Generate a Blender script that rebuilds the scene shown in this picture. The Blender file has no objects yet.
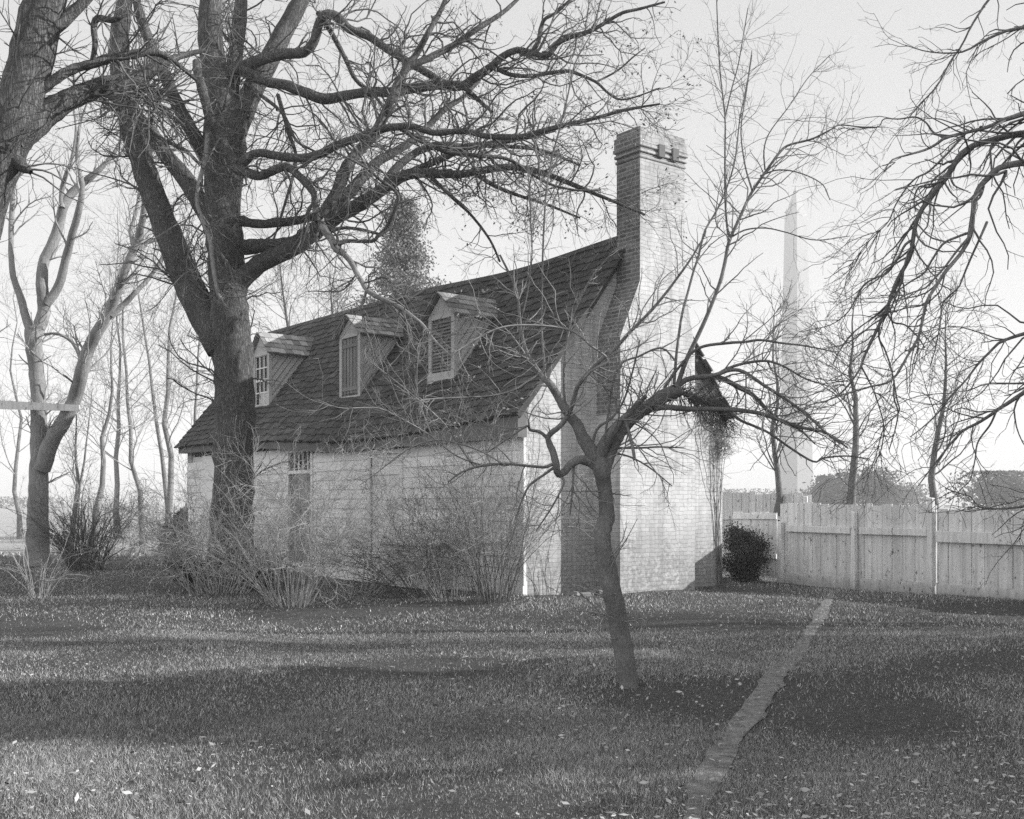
import bpy, bmesh, math
import numpy as np
from math import radians as R_

# ------------------------------------------------------------------ camera
F, HOR, CH = 1100.0, 504.0, 1.6
sc = bpy.context.scene
col = sc.collection
cam = bpy.data.cameras.new("camera")
cam.sensor_width = 36.0
cam.lens = F / 1024 * 36
cam.shift_y = (HOR - 409.5) / 1024
cam.clip_start, cam.clip_end = 0.1, 6000
cobj = bpy.data.objects.new("camera", cam)
cobj.location = (0, 0, CH)
cobj.rotation_euler = (R_(90), 0, 0)
col.objects.link(cobj)
sc.camera = cobj

# ------------------------------------------------------------------ world, sun, exposure
SUN_EL, SUN_AZ = R_(21.5), math.atan2(0.03, 1.0)          # to the sun: +X, a little beyond the camera plane
w = bpy.data.worlds.new("World")
sc.world = w
w.use_nodes = True
nt = w.node_tree
bg = nt.nodes["Background"]
sky = nt.nodes.new("ShaderNodeTexSky")
sky.sky_type = 'NISHITA'
sky.sun_disc = False
sky.sun_elevation = SUN_EL
sky.sun_rotation = math.pi / 2 - SUN_AZ
sky.air_density, sky.dust_density, sky.ozone_density = 1.0, 2.0, 1.0
bw = nt.nodes.new("ShaderNodeRGBToBW")
pw = nt.nodes.new("ShaderNodeMath"); pw.operation = 'POWER'; pw.inputs[1].default_value = 0.30
ml = nt.nodes.new("ShaderNodeMath"); ml.operation = 'MULTIPLY'; ml.inputs[1].default_value = 2.0
nt.links.new(sky.outputs[0], bw.inputs[0])
nt.links.new(bw.outputs[0], pw.inputs[0])
nt.links.new(pw.outputs[0], ml.inputs[0])
tcw = nt.nodes.new("ShaderNodeTexCoord")             # unseen bright sky lobe added behind camera left to fill the shaded wall
dtw = nt.nodes.new("ShaderNodeVectorMath"); dtw.operation = 'DOT_PRODUCT'; dtw.inputs[1].default_value = (-0.74, -0.60, 0.30)
nt.links.new(tcw.outputs["Generated"], dtw.inputs[0])
fill_lobe = nt.nodes.new("ShaderNodeMapRange"); fill_lobe.interpolation_type = 'SMOOTHSTEP'
for i_, v_ in ((1, 0.05), (2, 0.9), (3, 1.0), (4, 2.3)): fill_lobe.inputs[i_].default_value = v_
nt.links.new(dtw.outputs["Value"], fill_lobe.inputs[0])
mz = nt.nodes.new("ShaderNodeMath"); mz.operation = 'MULTIPLY'
nt.links.new(ml.outputs[0], mz.inputs[0]); nt.links.new(fill_lobe.outputs[0], mz.inputs[1])
nt.links.new(mz.outputs[0], bg.inputs[0])
bg.inputs[1].default_value = 0.12

sl = bpy.data.lights.new("sun", 'SUN')
sl.energy = 5.0
sl.angle = R_(0.6)
sl.color = (1, 0.995, 0.985)
so = bpy.data.objects.new("sun", sl)
d = np.array([math.cos(SUN_AZ) * math.cos(SUN_EL), math.sin(SUN_AZ) * math.cos(SUN_EL), math.sin(SUN_EL)])
from mathutils import Vector
so.rotation_euler = Vector(d).to_track_quat('Z', 'Y').to_euler()
so.location = (30, 5, 20)
col.objects.link(so)
sc.view_settings.view_transform = 'Standard'
sc.view_settings.look = 'None'
sc.view_settings.gamma = 1
sc.view_settings.exposure = 1.05
sc.cycles.max_bounces = 6
sc.cycles.volume_bounces = 1
sc.cycles.use_denoising = False

rng = np.random.default_rng(7)


# ------------------------------------------------------------------ materials
def mat(name, build, rough=0.9):
    m = bpy.data.materials.new(name)
    m.use_nodes = True
    t = m.node_tree
    b = t.nodes["Principled BSDF"]
    b.inputs["Roughness"].default_value = rough
    b.inputs["Specular IOR Level"].default_value = 0.2
    build(t, b)
    return m


def nd(t, typ, **k):
    n = t.nodes.new(typ)
    for a, v in k.items():
        if a.startswith("i_"):
            n.inputs[a[2:].replace("_", " ")].default_value = v
        else:
            setattr(n, a, v)
    return n


def coords(t, scale=(1, 1, 1), rot=(0, 0, 0)):
    c = nd(t, "ShaderNodeTexCoord")
    m = nd(t, "ShaderNodeMapping")
    m.inputs["Scale"].default_value = scale
    m.inputs["Rotation"].default_value = rot
    t.links.new(c.outputs["Object"], m.inputs[0])
    return m.outputs[0]


def ramp(t, fac, stops):
    r = nd(t, "ShaderNodeValToRGB")
    e = r.color_ramp.elements
    while len(e) < len(stops):
        e.new(0.5)
    for el, (p, v) in zip(e, stops):
        el.position = p
        el.color = (v, v, v, 1)
    t.links.new(fac, r.inputs[0])
    return r.outputs[0]


def noise(t, vec, scale, detail=4, rough=0.6):
    n = nd(t, "ShaderNodeTexNoise")
    n.inputs["Scale"].default_value = scale
    n.inputs["Detail"].default_value = detail
    n.inputs["Roughness"].default_value = rough
    t.links.new(vec, n.inputs["Vector"])
    return n.outputs["Fac"]


def bump(t, b, h, strength=0.5, dist=0.02):
    n = nd(t, "ShaderNodeBump")
    n.inputs["Strength"].default_value = strength
    n.inputs["Distance"].default_value = dist
    t.links.new(h, n.inputs["Height"])
    t.links.new(n.outputs[0], b.inputs["Normal"])


def mixv(t, a, bb, fac=None, op='MULTIPLY', f=1.0):
    m = nd(t, "ShaderNodeMix", data_type='RGBA', blend_type=op)
    m.inputs["Factor"].default_value = f
    if fac is not None:
        t.links.new(fac, m.inputs["Factor"])
    for s, i in ((a, 6), (bb, 7)):
        if isinstance(s, (int, float)):
            m.inputs[i].default_value = (s, s, s, 1)
        else:
            t.links.new(s, m.inputs[i])
    return m.outputs[2]


def simple(lo, hi, scale=8, bs=0.3, bd=0.01, sxyz=(1, 1, 1), detail=5):
    def f(t, b):
        v = coords(t, sxyz)
        n = noise(t, v, scale, detail)
        t.links.new(ramp(t, n, [(0.3, lo), (0.7, hi)]), b.inputs["Base Color"])
        if bs:
            bump(t, b, n, bs, bd)
    return f


def bark(lo, hi, sx=42, sz=7.0, bs=1.0, rid=0.5):
    def f(t, b):
        v = coords(t, (sx, sx, sz))
        n = noise(t, v, 0.55, 6, 0.7)
        big = noise(t, coords(t), 1.6, 5, 0.65)
        r1 = nd(t, "ShaderNodeMath", operation='SUBTRACT'); r1.inputs[1].default_value = 0.5
        r2 = nd(t, "ShaderNodeMath", operation='ABSOLUTE')
        m = noise(t, v, 0.9, 3, 0.6)
        t.links.new(m, r1.inputs[0]); t.links.new(r1.outputs[0], r2.inputs[0])
        furrow = ramp(t, r2.outputs[0], [(0.0, 1 - rid), (0.10, 1.0)])
        c = mixv(t, ramp(t, n, [(0.25, lo), (0.75, hi)]), furrow)
        c = mixv(t, c, ramp(t, big, [(0.3, 0.7), (0.7, 1.2)]))
        t.links.new(c, b.inputs["Base Color"])
        bump(t, b, mixv(t, furrow, n, op='ADD', f=0.7), bs, 0.03)
    return f


def painted_brick(t, b):
    v = coords(t, (1, 1, 1), (R_(-90), 0, 0))       # brick texture in the wall's own plane: x, height
    bk = nd(t, "ShaderNodeTexBrick")
    bk.inputs["Scale"].default_value = 1.0
    bk.inputs["Brick Width"].default_value = 0.22
    bk.inputs["Row Height"].default_value = 0.075
    bk.inputs["Mortar Size"].default_value = 0.006
    bk.inputs["Mortar Smooth"].default_value = 0.4
    bk.inputs["Bias"].default_value = 0.0
    bk.inputs["Color1"].default_value = (0.86, 0.86, 0.86, 1)
    bk.inputs["Color2"].default_value = (1, 1, 1, 1)
    bk.inputs["Mortar"].default_value = (0.64, 0.64, 0.64, 1)
    wob = nd(t, "ShaderNodeVectorMath", operation='ADD')
    nz = nd(t, "ShaderNodeTexNoise"); nz.inputs["Scale"].default_value = 6
    sc_ = nd(t, "ShaderNodeVectorMath", operation='SCALE'); sc_.inputs["Scale"].default_value = 0.06
    t.links.new(v, nz.inputs["Vector"]); t.links.new(nz.outputs["Color"], sc_.inputs[0])
    t.links.new(v, wob.inputs[0]); t.links.new(sc_.outputs[0], wob.inputs[1])
    t.links.new(wob.outputs[0], bk.inputs["Vector"])
    o = coords(t)
    sep = nd(t, "ShaderNodeSeparateXYZ"); t.links.new(o, sep.inputs[0])
    n1 = noise(t, o, 2.3, 7, 0.72)
    n2 = noise(t, o, 14, 5, 0.7)
    # paint worn off, most near the ground and near the stack's head (a stain with its own shape)
    low = nd(t, "ShaderNodeMapRange"); low.inputs[1].default_value = 1.5; low.inputs[2].default_value = 0.0
    t.links.new(sep.outputs[2], low.inputs[0])
    hi = nd(t, "ShaderNodeMapRange"); hi.inputs[1].default_value = 6.2; hi.inputs[2].default_value = 8.5
    t.links.new(sep.outputs[2], hi.inputs[0])
    ad = nd(t, "ShaderNodeMath", operation='MULTIPLY_ADD'); ad.inputs[1].default_value = 0.34
    t.links.new(low.outputs[0], ad.inputs[0]); t.links.new(n1, ad.inputs[2])
    ad2 = nd(t, "ShaderNodeMath", operation='MULTIPLY_ADD'); ad2.inputs[1].default_value = 0.20
    t.links.new(hi.outputs[0], ad2.inputs[0]); t.links.new(ad.outputs[0], ad2.inputs[2])
    worn = ramp(t, ad2.outputs[0], [(0.47, 0.0), (0.72, 1.0)])
    worn = mixv(t, worn, ramp(t, n2, [(0.35, 0.2), (0.6, 1.0)]))
    paint = mixv(t, ramp(t, n2, [(0.2, 0.64), (0.7, 0.76)]), bk.outputs["Color"])
    paint = mixv(t, paint, ramp(t, n1, [(0.32, 0.62), (0.60, 1.0)]))
    stn = noise(t, coords(t, (5, 5, 0.5)), 1.0, 5, 0.65)
    paint = mixv(t, paint, ramp(t, stn, [(0.32, 0.66), (0.55, 1.0)]))          # rain streaks
    brick = mixv(t, ramp(t, n2, [(0.3, 0.16), (0.7, 0.30)]), bk.outputs["Color"])
    t.links.new(mixv(t, paint, brick, fac=worn, op='MIX'), b.inputs["Base Color"])
    bump(t, b, mixv(t, bk.outputs["Color"], n2, op='ADD', f=0.35), 0.55, 0.012)


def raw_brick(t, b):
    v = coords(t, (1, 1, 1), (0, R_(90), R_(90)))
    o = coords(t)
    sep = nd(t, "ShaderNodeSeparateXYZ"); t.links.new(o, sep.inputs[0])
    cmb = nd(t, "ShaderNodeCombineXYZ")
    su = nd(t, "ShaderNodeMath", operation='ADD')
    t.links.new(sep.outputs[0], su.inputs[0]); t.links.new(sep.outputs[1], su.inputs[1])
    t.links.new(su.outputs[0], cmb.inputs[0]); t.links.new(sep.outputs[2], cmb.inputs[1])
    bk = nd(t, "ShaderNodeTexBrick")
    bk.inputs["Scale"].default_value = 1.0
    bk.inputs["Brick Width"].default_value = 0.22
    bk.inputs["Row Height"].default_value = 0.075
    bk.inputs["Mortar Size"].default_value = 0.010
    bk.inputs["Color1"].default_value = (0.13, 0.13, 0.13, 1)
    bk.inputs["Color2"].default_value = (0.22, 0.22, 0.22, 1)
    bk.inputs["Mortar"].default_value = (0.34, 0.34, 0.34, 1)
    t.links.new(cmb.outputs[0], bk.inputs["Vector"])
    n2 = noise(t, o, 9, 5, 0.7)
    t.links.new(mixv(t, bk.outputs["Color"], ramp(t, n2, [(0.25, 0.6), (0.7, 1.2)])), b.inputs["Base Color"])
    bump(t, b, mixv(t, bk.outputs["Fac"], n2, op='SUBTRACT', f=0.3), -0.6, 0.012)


def painted_wood(lo, hi, grain=(3, 3, 40), wear=0.12):
    def f(t, b):
        o = coords(t)
        g = noise(t, coords(t, grain), 1.0, 6, 0.7)
        n1 = noise(t, o, 1.7, 6, 0.7)
        n2 = noise(t, o, 23, 4, 0.7)
        c = mixv(t, ramp(t, n1, [(0.25, lo), (0.7, hi)]), ramp(t, g, [(0.3, 0.90), (0.65, 1.0)]))
        s = nd(t, "ShaderNodeMath", operation='MULTIPLY'); t.links.new(g, s.inputs[0]); t.links.new(n2, s.inputs[1])
        gi = nd(t, "ShaderNodeNewGeometry")
        c = mixv(t, c, ramp(t, gi.outputs["Random Per Island"], [(0.0, 0.84), (1.0, 1.0)]))
        wr = ramp(t, s.outputs[0], [(0.36, 0.0), (0.44, 1.0)])
        t.links.new(mixv(t, c, wear, fac=wr, op='MIX'), b.inputs["Base Color"])
        bump(t, b, g, 0.35, 0.006)
    return f


def fence_mat(t, b):
    painted_wood(0.70, 0.86, (26, 26, 1.2), 0.15)(t, b)
    src = b.inputs["Base Color"].links[0].from_socket
    o = coords(t)
    n = noise(t, coords(t, (9, 9, 5)), 1.0, 5, 0.7)
    st = ramp(t, n, [(0.34, 0.25), (0.40, 1.0)])                       # knots and scars
    dr = ramp(t, noise(t, coords(t, (14, 14, 0.7)), 1.0, 4, 0.6), [(0.3, 0.72), (0.6, 1.0)])    # drips
    sp = nd(t, "ShaderNodeSeparateXYZ"); t.links.new(o, sp.inputs[0])
    mr = nd(t, "ShaderNodeMath", operation='MULTIPLY_ADD'); mr.inputs[1].default_value = 0.35
    t.links.new(n, mr.inputs[0]); t.links.new(sp.outputs[2], mr.inputs[2])
    sp2 = ramp(t, mr.outputs[0], [(0.18, 0.6), (0.45, 1.0)])             # mud splashed up from the ground
    t.links.new(mixv(t, mixv(t, mixv(t, src, st), dr), sp2), b.inputs["Base Color"])


def shingle_mat(t, b):
    o = coords(t)
    g = nd(t, "ShaderNodeNewGeometry")
    isl = ramp(t, g.outputs["Random Per Island"], [(0.0, 0.068), (0.5, 0.085), (1.0, 0.115)])
    gr = noise(t, coords(t, (6, 60, 6)), 1.0, 5, 0.7)
    n1 = noise(t, o, 0.8, 5, 0.7)
    c = mixv(t, isl, ramp(t, gr, [(0.3, 0.65), (0.7, 1.15)]))
    t.links.new(mixv(t, c, ramp(t, n1, [(0.3, 0.7), (0.7, 1.2)])), b.inputs["Base Color"])
    bump(t, b, gr, 0.5, 0.008)


def grass_mat(lo, hi):
    def f(t, b):
        g = nd(t, "ShaderNodeNewGeometry")
        o = coords(t)
        isl = ramp(t, g.outputs["Random Per Island"], [(0.0, lo), (0.75, hi), (1.0, hi * 1.9)])
        n1 = noise(t, o, 0.55, 6, 0.7)
        t.links.new(mixv(t, isl, ramp(t, n1, [(0.3, 0.72), (0.7, 1.25)])), b.inputs["Base Color"])
    return f


def ground_mat(t, b):
    o = coords(t)
    n1 = noise(t, o, 0.5, 7, 0.7)
    n2 = noise(t, o, 26, 6, 0.75)
    c = mixv(t, ramp(t, n2, [(0.3, 0.035), (0.7, 0.13)]), ramp(t, n1, [(0.3, 0.75), (0.7, 1.2)]))
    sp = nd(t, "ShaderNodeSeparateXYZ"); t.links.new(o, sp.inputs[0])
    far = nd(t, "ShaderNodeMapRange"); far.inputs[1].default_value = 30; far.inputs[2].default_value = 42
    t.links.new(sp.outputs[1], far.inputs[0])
    c = mixv(t, c, ramp(t, n1, [(0.3, 0.34), (0.7, 0.46)]), fac=far.outputs[0], op='MIX')      # paler field beyond the yard
    t.links.new(c, b.inputs["Base Color"])
    bump(t, b, n2, 1.0, 0.05)


def leaf_mat(lo, hi):
    def f(t, b):
        g = nd(t, "ShaderNodeNewGeometry")
        t.links.new(ramp(t, g.outputs["Random Per Island"], [(0.0, lo), (1.0, hi)]), b.inputs["Base Color"])
    return f


M = {}
M['paint_brick'] = mat("whitewashed_brick", painted_brick)
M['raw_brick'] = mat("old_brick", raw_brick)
M['clap'] = mat("white_clapboard", painted_wood(0.82, 0.90, (1.5, 1.5, 30), 0.5))
M['fence'] = mat("whitewashed_boards", fence_mat)
M['trim'] = mat("weathered_trim", painted_wood(0.46, 0.60, (20, 20, 3), 0.15))
def cheek_mat(t, b):
    painted_wood(0.50, 0.64, (20, 20, 5), 0.2)(t, b)
    src = b.inputs["Base Color"].links[0].from_socket
    o = coords(t)
    sp = nd(t, "ShaderNodeSeparateXYZ"); t.links.new(o, sp.inputs[0])
    m1 = nd(t, "ShaderNodeMath", operation='MULTIPLY'); m1.inputs[1].default_value = -0.80
    m2 = nd(t, "ShaderNodeMath", operation='MULTIPLY_ADD'); m2.inputs[1].default_value = 0.60
    t.links.new(sp.outputs[0], m1.inputs[0]); t.links.new(sp.outputs[2], m2.inputs[0]); t.links.new(m1.outputs[0], m2.inputs[2])
    m3 = nd(t, "ShaderNodeMath", operation='DIVIDE'); m3.inputs[1].default_value = 0.135
    m4 = nd(t, "ShaderNodeMath", operation='FRACT')
    t.links.new(m2.outputs[0], m3.inputs[0]); t.links.new(m3.outputs[0], m4.inputs[0])
    j = ramp(t, m4.outputs[0], [(0.0, 0.25), (0.09, 0.35), (0.16, 1.0)])       # the open joints between the boards
    t.links.new(mixv(t, src, j), b.inputs["Base Color"])


M['cheek'] = mat("slanting_boards", cheek_mat)
M['cheek_old'] = mat("dormer_boards", painted_wood(0.48, 0.62, (20, 20, 5), 0.2))
M['cornice'] = mat("dark_cornice", painted_wood(0.13, 0.2, (20, 3, 20), 0.08))
M['door'] = mat("grey_door", painted_wood(0.16, 0.24, (22, 22, 2), 0.1))
M['pale_door'] = mat("faded_door", painted_wood(0.72, 0.82, (22, 22, 2), 0.3))
M['shutter'] = mat("dark_shutter", painted_wood(0.20, 0.30, (20, 20, 3), 0.1))
M['glass'] = mat("dark_glass", lambda t, b: b.inputs["Base Color"].__setattr__("default_value", (0.02, 0.02, 0.02, 1)), 0.12)
M['paper'] = mat("pale_pane", simple(0.45, 0.6, 6, 0.1))
M['shingle'] = mat("wood_shingles", shingle_mat)
M['shingle_sunlit'] = mat("sunlit_shingles", leaf_mat(0.16, 0.42))  # paler copy: sunlight on the dormer roofs is put into the colour
M['stone'] = mat("pale_marble", simple(0.24, 0.28, 0.15, 0))
M['bark'] = mat("furrowed_bark", bark(0.10, 0.22))
M['bark_pale'] = mat("pale_bark", bark(0.22, 0.34, 40, 7, 0.6, 0.3))  # haze on far trunks and sun on lit limbs put into paler bark
M['bark_mid'] = mat("grey_bark", bark(0.15, 0.27, 40, 8, 0.7, 0.35))
M['bark_dark'] = mat("dark_bark", bark(0.14, 0.26, 70, 22, 0.6, 0.25))
M['twig'] = mat("grey_twigs", simple(0.08, 0.18, 3, 0))
M['twig_pale'] = mat("pale_twigs", simple(0.24, 0.46, 3, 0))  # paler tone stands for sunlit twigs and for haze on far ones
M['twig_shoot'] = mat("smooth_shoots", simple(0.14, 0.34, 5, 0))
M['pod'] = mat("dry_pods", leaf_mat(0.12, 0.25))
M['needle'] = mat("conifer_needles", leaf_mat(0.10, 0.22))
M['needle_pale'] = mat("pale_needles", leaf_mat(0.16, 0.32))  # paler needles for the far conifer
M['evergreen'] = mat("evergreen_leaves", leaf_mat(0.03, 0.09))
M['wood_far'] = mat("far_foliage", leaf_mat(0.05, 0.12))
M['ground'] = mat("lawn_soil", ground_mat)
M['grass'] = mat("dry_grass", grass_mat(0.065, 0.38))
M['leaf'] = mat("fallen_leaves", leaf_mat(0.10, 0.5))
M['path'] = mat("trodden_earth", simple(0.09, 0.28, 13, 1.0, 0.06, (1, 1, 1), 8))
M['rubble'] = mat("rubble_stone", simple(0.18, 0.34, 9, 0.6))


# ------------------------------------------------------------------ object helpers
def tag(o, label=None, cat=None, group=None, kind=None):
    if label: o['label'] = label
    if cat: o['category'] = cat
    if group: o['group'] = group
    if kind: o['kind'] = kind
    return o


def thing(name, label, cat, loc=(0, 0, 0), rz=0.0, group=None):
    o = bpy.data.objects.new(name, None)
    o.location = loc
    o.rotation_euler = (0, 0, rz)
    o.empty_display_size = 0.2
    col.objects.link(o)
    return tag(o, label, cat, group)


def link_mesh(name, verts, faces, m, parent=None, smooth=False):
    me = bpy.data.meshes.new(name)
    me.from_pydata([tuple(v) for v in verts] if not isinstance(verts, np.ndarray) else verts.tolist(), [],
                   faces if not isinstance(faces, np.ndarray) else faces.tolist())
    me.materials.append(m)
    if smooth:
        me.polygons.foreach_set("use_smooth", [True] * len(me.polygons))
    me.update()
    o = bpy.data.objects.new(name, me)
    col.objects.link(o)
    if parent is not None:
        o.parent = parent
    return o


def quad_mesh(name, V, Q, m, parent=None, smooth=False, k=4):
    """numpy vertices (n,3) and faces (f,k)"""
    me = bpy.data.meshes.new(name)
    nf = len(Q)
    me.vertices.add(len(V)); me.loops.add(nf * k); me.polygons.add(nf)
    me.vertices.foreach_set("co", np.ascontiguousarray(V, dtype=np.float32).ravel())
    me.loops.foreach_set("vertex_index", np.ascontiguousarray(Q, dtype=np.int32).ravel())
    me.polygons.foreach_set("loop_start", np.arange(nf, dtype=np.int32) * k)
    me.polygons.foreach_set("loop_total", np.full(nf, k, dtype=np.int32))
    if smooth:
        me.polygons.foreach_set("use_smooth", np.ones(nf, dtype=bool))
    me.materials.append(m)
    me.update(calc_edges=True)
    me.validate()
    o = bpy.data.objects.new(name, me)
    col.objects.link(o)
    if parent is not None:
        o.parent = parent
    return o


class MB:
    def __init__(s):
        s.v, s.f = [], []

    def hexa(s, p):                                   # eight corners: bottom ring 0-3, top ring 4-7
        n = len(s.v)
        s.v += [tuple(q) for q in p]
        for f in ((3, 2, 1, 0), (4, 5, 6, 7), (0, 1, 5, 4), (1, 2, 6, 5), (2, 3, 7, 6), (3, 0, 4, 7)):
            s.f.append([n + i for i in f])
        return s

    def box(s, x0, x1, y0, y1, z0, z1):
        return s.hexa([(x0, y0, z0), (x1, y0, z0), (x1, y1, z0), (x0, y1, z0),
                       (x0, y0, z1), (x1, y0, z1), (x1, y1, z1), (x0, y1, z1)])

    def prism(s, pts, axis, a0, a1):                  # polygon extruded along an axis; pts in the other two axes
        n = len(s.v); k = len(pts)
        for a in (a0, a1):
            for p in pts:
                q = list(p); q.insert(axis, a); s.v.append(tuple(q))
        s.f.append([n + i for i in range(k)][::-1]); s.f.append([n + k + i for i in range(k)])
        for i in range(k):
            j = (i + 1) % k
            s.f.append([n + i, n + j, n + k + j, n + k + i])
        return s

    def build(s, name, m, parent=None, bevel=0.0):
        o = link_mesh(name, s.v, s.f, m, parent)
        bm = bmesh.new(); bm.from_mesh(o.data)
        bmesh.ops.recalc_face_normals(bm, faces=bm.faces)
        bm.to_mesh(o.data); bm.free()
        if bevel:
            b = o.modifiers.new("bevel", 'BEVEL'); b.width = bevel; b.segments = 1; b.limit_method = 'ANGLE'
        return o


# ------------------------------------------------------------------ tubes (trunks, limbs, twigs)
def catmull(P, n):
    P = np.asarray(P, float)
    if len(P) == 2:
        t = np.linspace(0, 1, n)[:, None]
        return P[0] * (1 - t) + P[1] * t
    seg = np.linalg.norm(np.diff(P[:, :3], axis=0), axis=1)
    cum = np.concatenate([[0], np.cumsum(seg)])
    E = np.vstack([2 * P[0] - P[1], P, 2 * P[-1] - P[-2]])
    out = []
    for u in np.linspace(0, cum[-1], n):
        i = min(max(np.searchsorted(cum, u, side='right') - 1, 0), len(seg) - 1)
        t = (u - cum[i]) / max(seg[i], 1e-9)
        a, b, c, d_ = E[i], E[i + 1], E[i + 2], E[i + 3]
        out.append(0.5 * ((2 * b) + (-a + c) * t + (2 * a - 5 * b + 4 * c - d_) * t * t + (-a + 3 * b - 3 * c + d_) * t ** 3))
    return np.array(out)


class Tubes:
    def __init__(s):
        s.V, s.Q, s.n = [], [], 0

    def add(s, P, R, sides=4, knob=0.0):
        P = np.asarray(P, float); R = np.asarray(R, float)
        if P.ndim == 2: P, R = P[None], R[None]
        N, n, _ = P.shape
        if N == 0: return s
        T = np.gradient(P, axis=1)
        T /= np.linalg.norm(T, axis=2, keepdims=True) + 1e-12
        mean = P[:, -1] - P[:, 0]
        mean /= np.linalg.norm(mean, axis=1, keepdims=True) + 1e-12
        ref = np.where(np.abs(mean[:, 1:2]) < 0.75, np.array([[0, 1.0, 0]]), np.array([[1.0, 0, 0]]))[:, None, :]
        U = np.cross(T, np.broadcast_to(ref, T.shape))
        U /= np.linalg.norm(U, axis=2, keepdims=True) + 1e-9
        W = np.cross(T, U)
        a = np.arange(sides) * 2 * math.pi / sides
        rr = R[:, :, None, None]
        if knob:
            rr = rr * (1 + knob * rng.standard_normal((N, n, sides, 1)).clip(-2, 2))
        ring = P[:, :, None, :] + rr * (np.cos(a)[None, None, :, None] * U[:, :, None, :] + np.sin(a)[None, None, :, None] * W[:, :, None, :])
        s.V.append(ring.reshape(-1, 3))
        base = s.n + (np.arange(N)[:, None, None] * n + np.arange(n - 1)[None, :, None]) * sides
        j = np.arange(sides)[None, None, :]; j2 = (j + 1) % sides
        q = np.stack([base + j, base + j2, base + sides + j2, base + sides + j], axis=-1)
        s.Q.append(q.reshape(-1, 4))
        # closed tip
        s.n += N * n * sides
        return s

    def build(s, name, m, parent=None, origin=(0, 0, 0), smooth=True):
        V = np.concatenate(s.V) - np.asarray(origin)
        return quad_mesh(name, V, np.concatenate(s.Q), m, parent, smooth)


def grow(P, R, count, length, ang=(35, 70), steps=6, wig=0.22, trop=(0, 0, 0.0), rfac=0.5, tmin=0.1, rmin=0.003, rmax=9, tip=0.35, lw=True, fall=0.5, zmin=0.05, r=None):
    """sprout `count` children from polylines P (N,n,3) with radii R (N,n)"""
    r = r or rng
    N, n, _ = P.shape
    L = np.linalg.norm(np.diff(P, axis=1), axis=2).sum(1)
    p = (L if lw else np.ones(N)); p = p / p.sum()
    idx = r.choice(N, count, p=p)
    t = tmin + (1 - tmin) * r.random(count) ** 0.85
    f = t * (n - 1); i = np.minimum(f.astype(int), n - 2); f = (f - i)[:, None]
    pos = P[idx, i] * (1 - f) + P[idx, i + 1] * f
    rad = R[idx, i] * (1 - f[:, 0]) + R[idx, i + 1] * f[:, 0]
    T = P[idx, i + 1] - P[idx, i]; T /= np.linalg.norm(T, axis=1, keepdims=True) + 1e-9
    q = r.standard_normal((count, 3)); q -= (q * T).sum(1, keepdims=True) * T
    q /= np.linalg.norm(q, axis=1, keepdims=True) + 1e-9
    a = np.radians(r.uniform(ang[0], ang[1], count))[:, None]
    D = T * np.cos(a) + q * np.sin(a)
    ln = r.uniform(length[0], length[1], count) * (1 - fall * t)
    r0 = np.clip(rad * rfac, rmin, rmax)
    C = np.empty((count, steps, 3)); C[:, 0] = pos
    st = (ln / (steps - 1))[:, None]
    tr = np.asarray(trop, float)
    for k in range(1, steps):
        C[:, k] = C[:, k - 1] + D * st
        D = D + wig * r.standard_normal((count, 3)) + tr
        D /= np.linalg.norm(D, axis=1, keepdims=True)
    C[:, :, 2] = np.maximum(C[:, :, 2], zmin)
    RR = r0[:, None] * np.linspace(1, tip, steps)[None]
    RR = np.maximum(RR, rmin * 0.6)
    return C, RR


def resample(polys, n=14):
    P = np.array([catmull(np.c_[p, r], n) for p, r in polys])
    return P[:, :, :3], np.maximum(P[:, :, 3], 0.002)


def W(x, y, Z):
    return np.array([(x - 512) / F * Z, Z, CH + (HOR - y) / F * Z])


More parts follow.
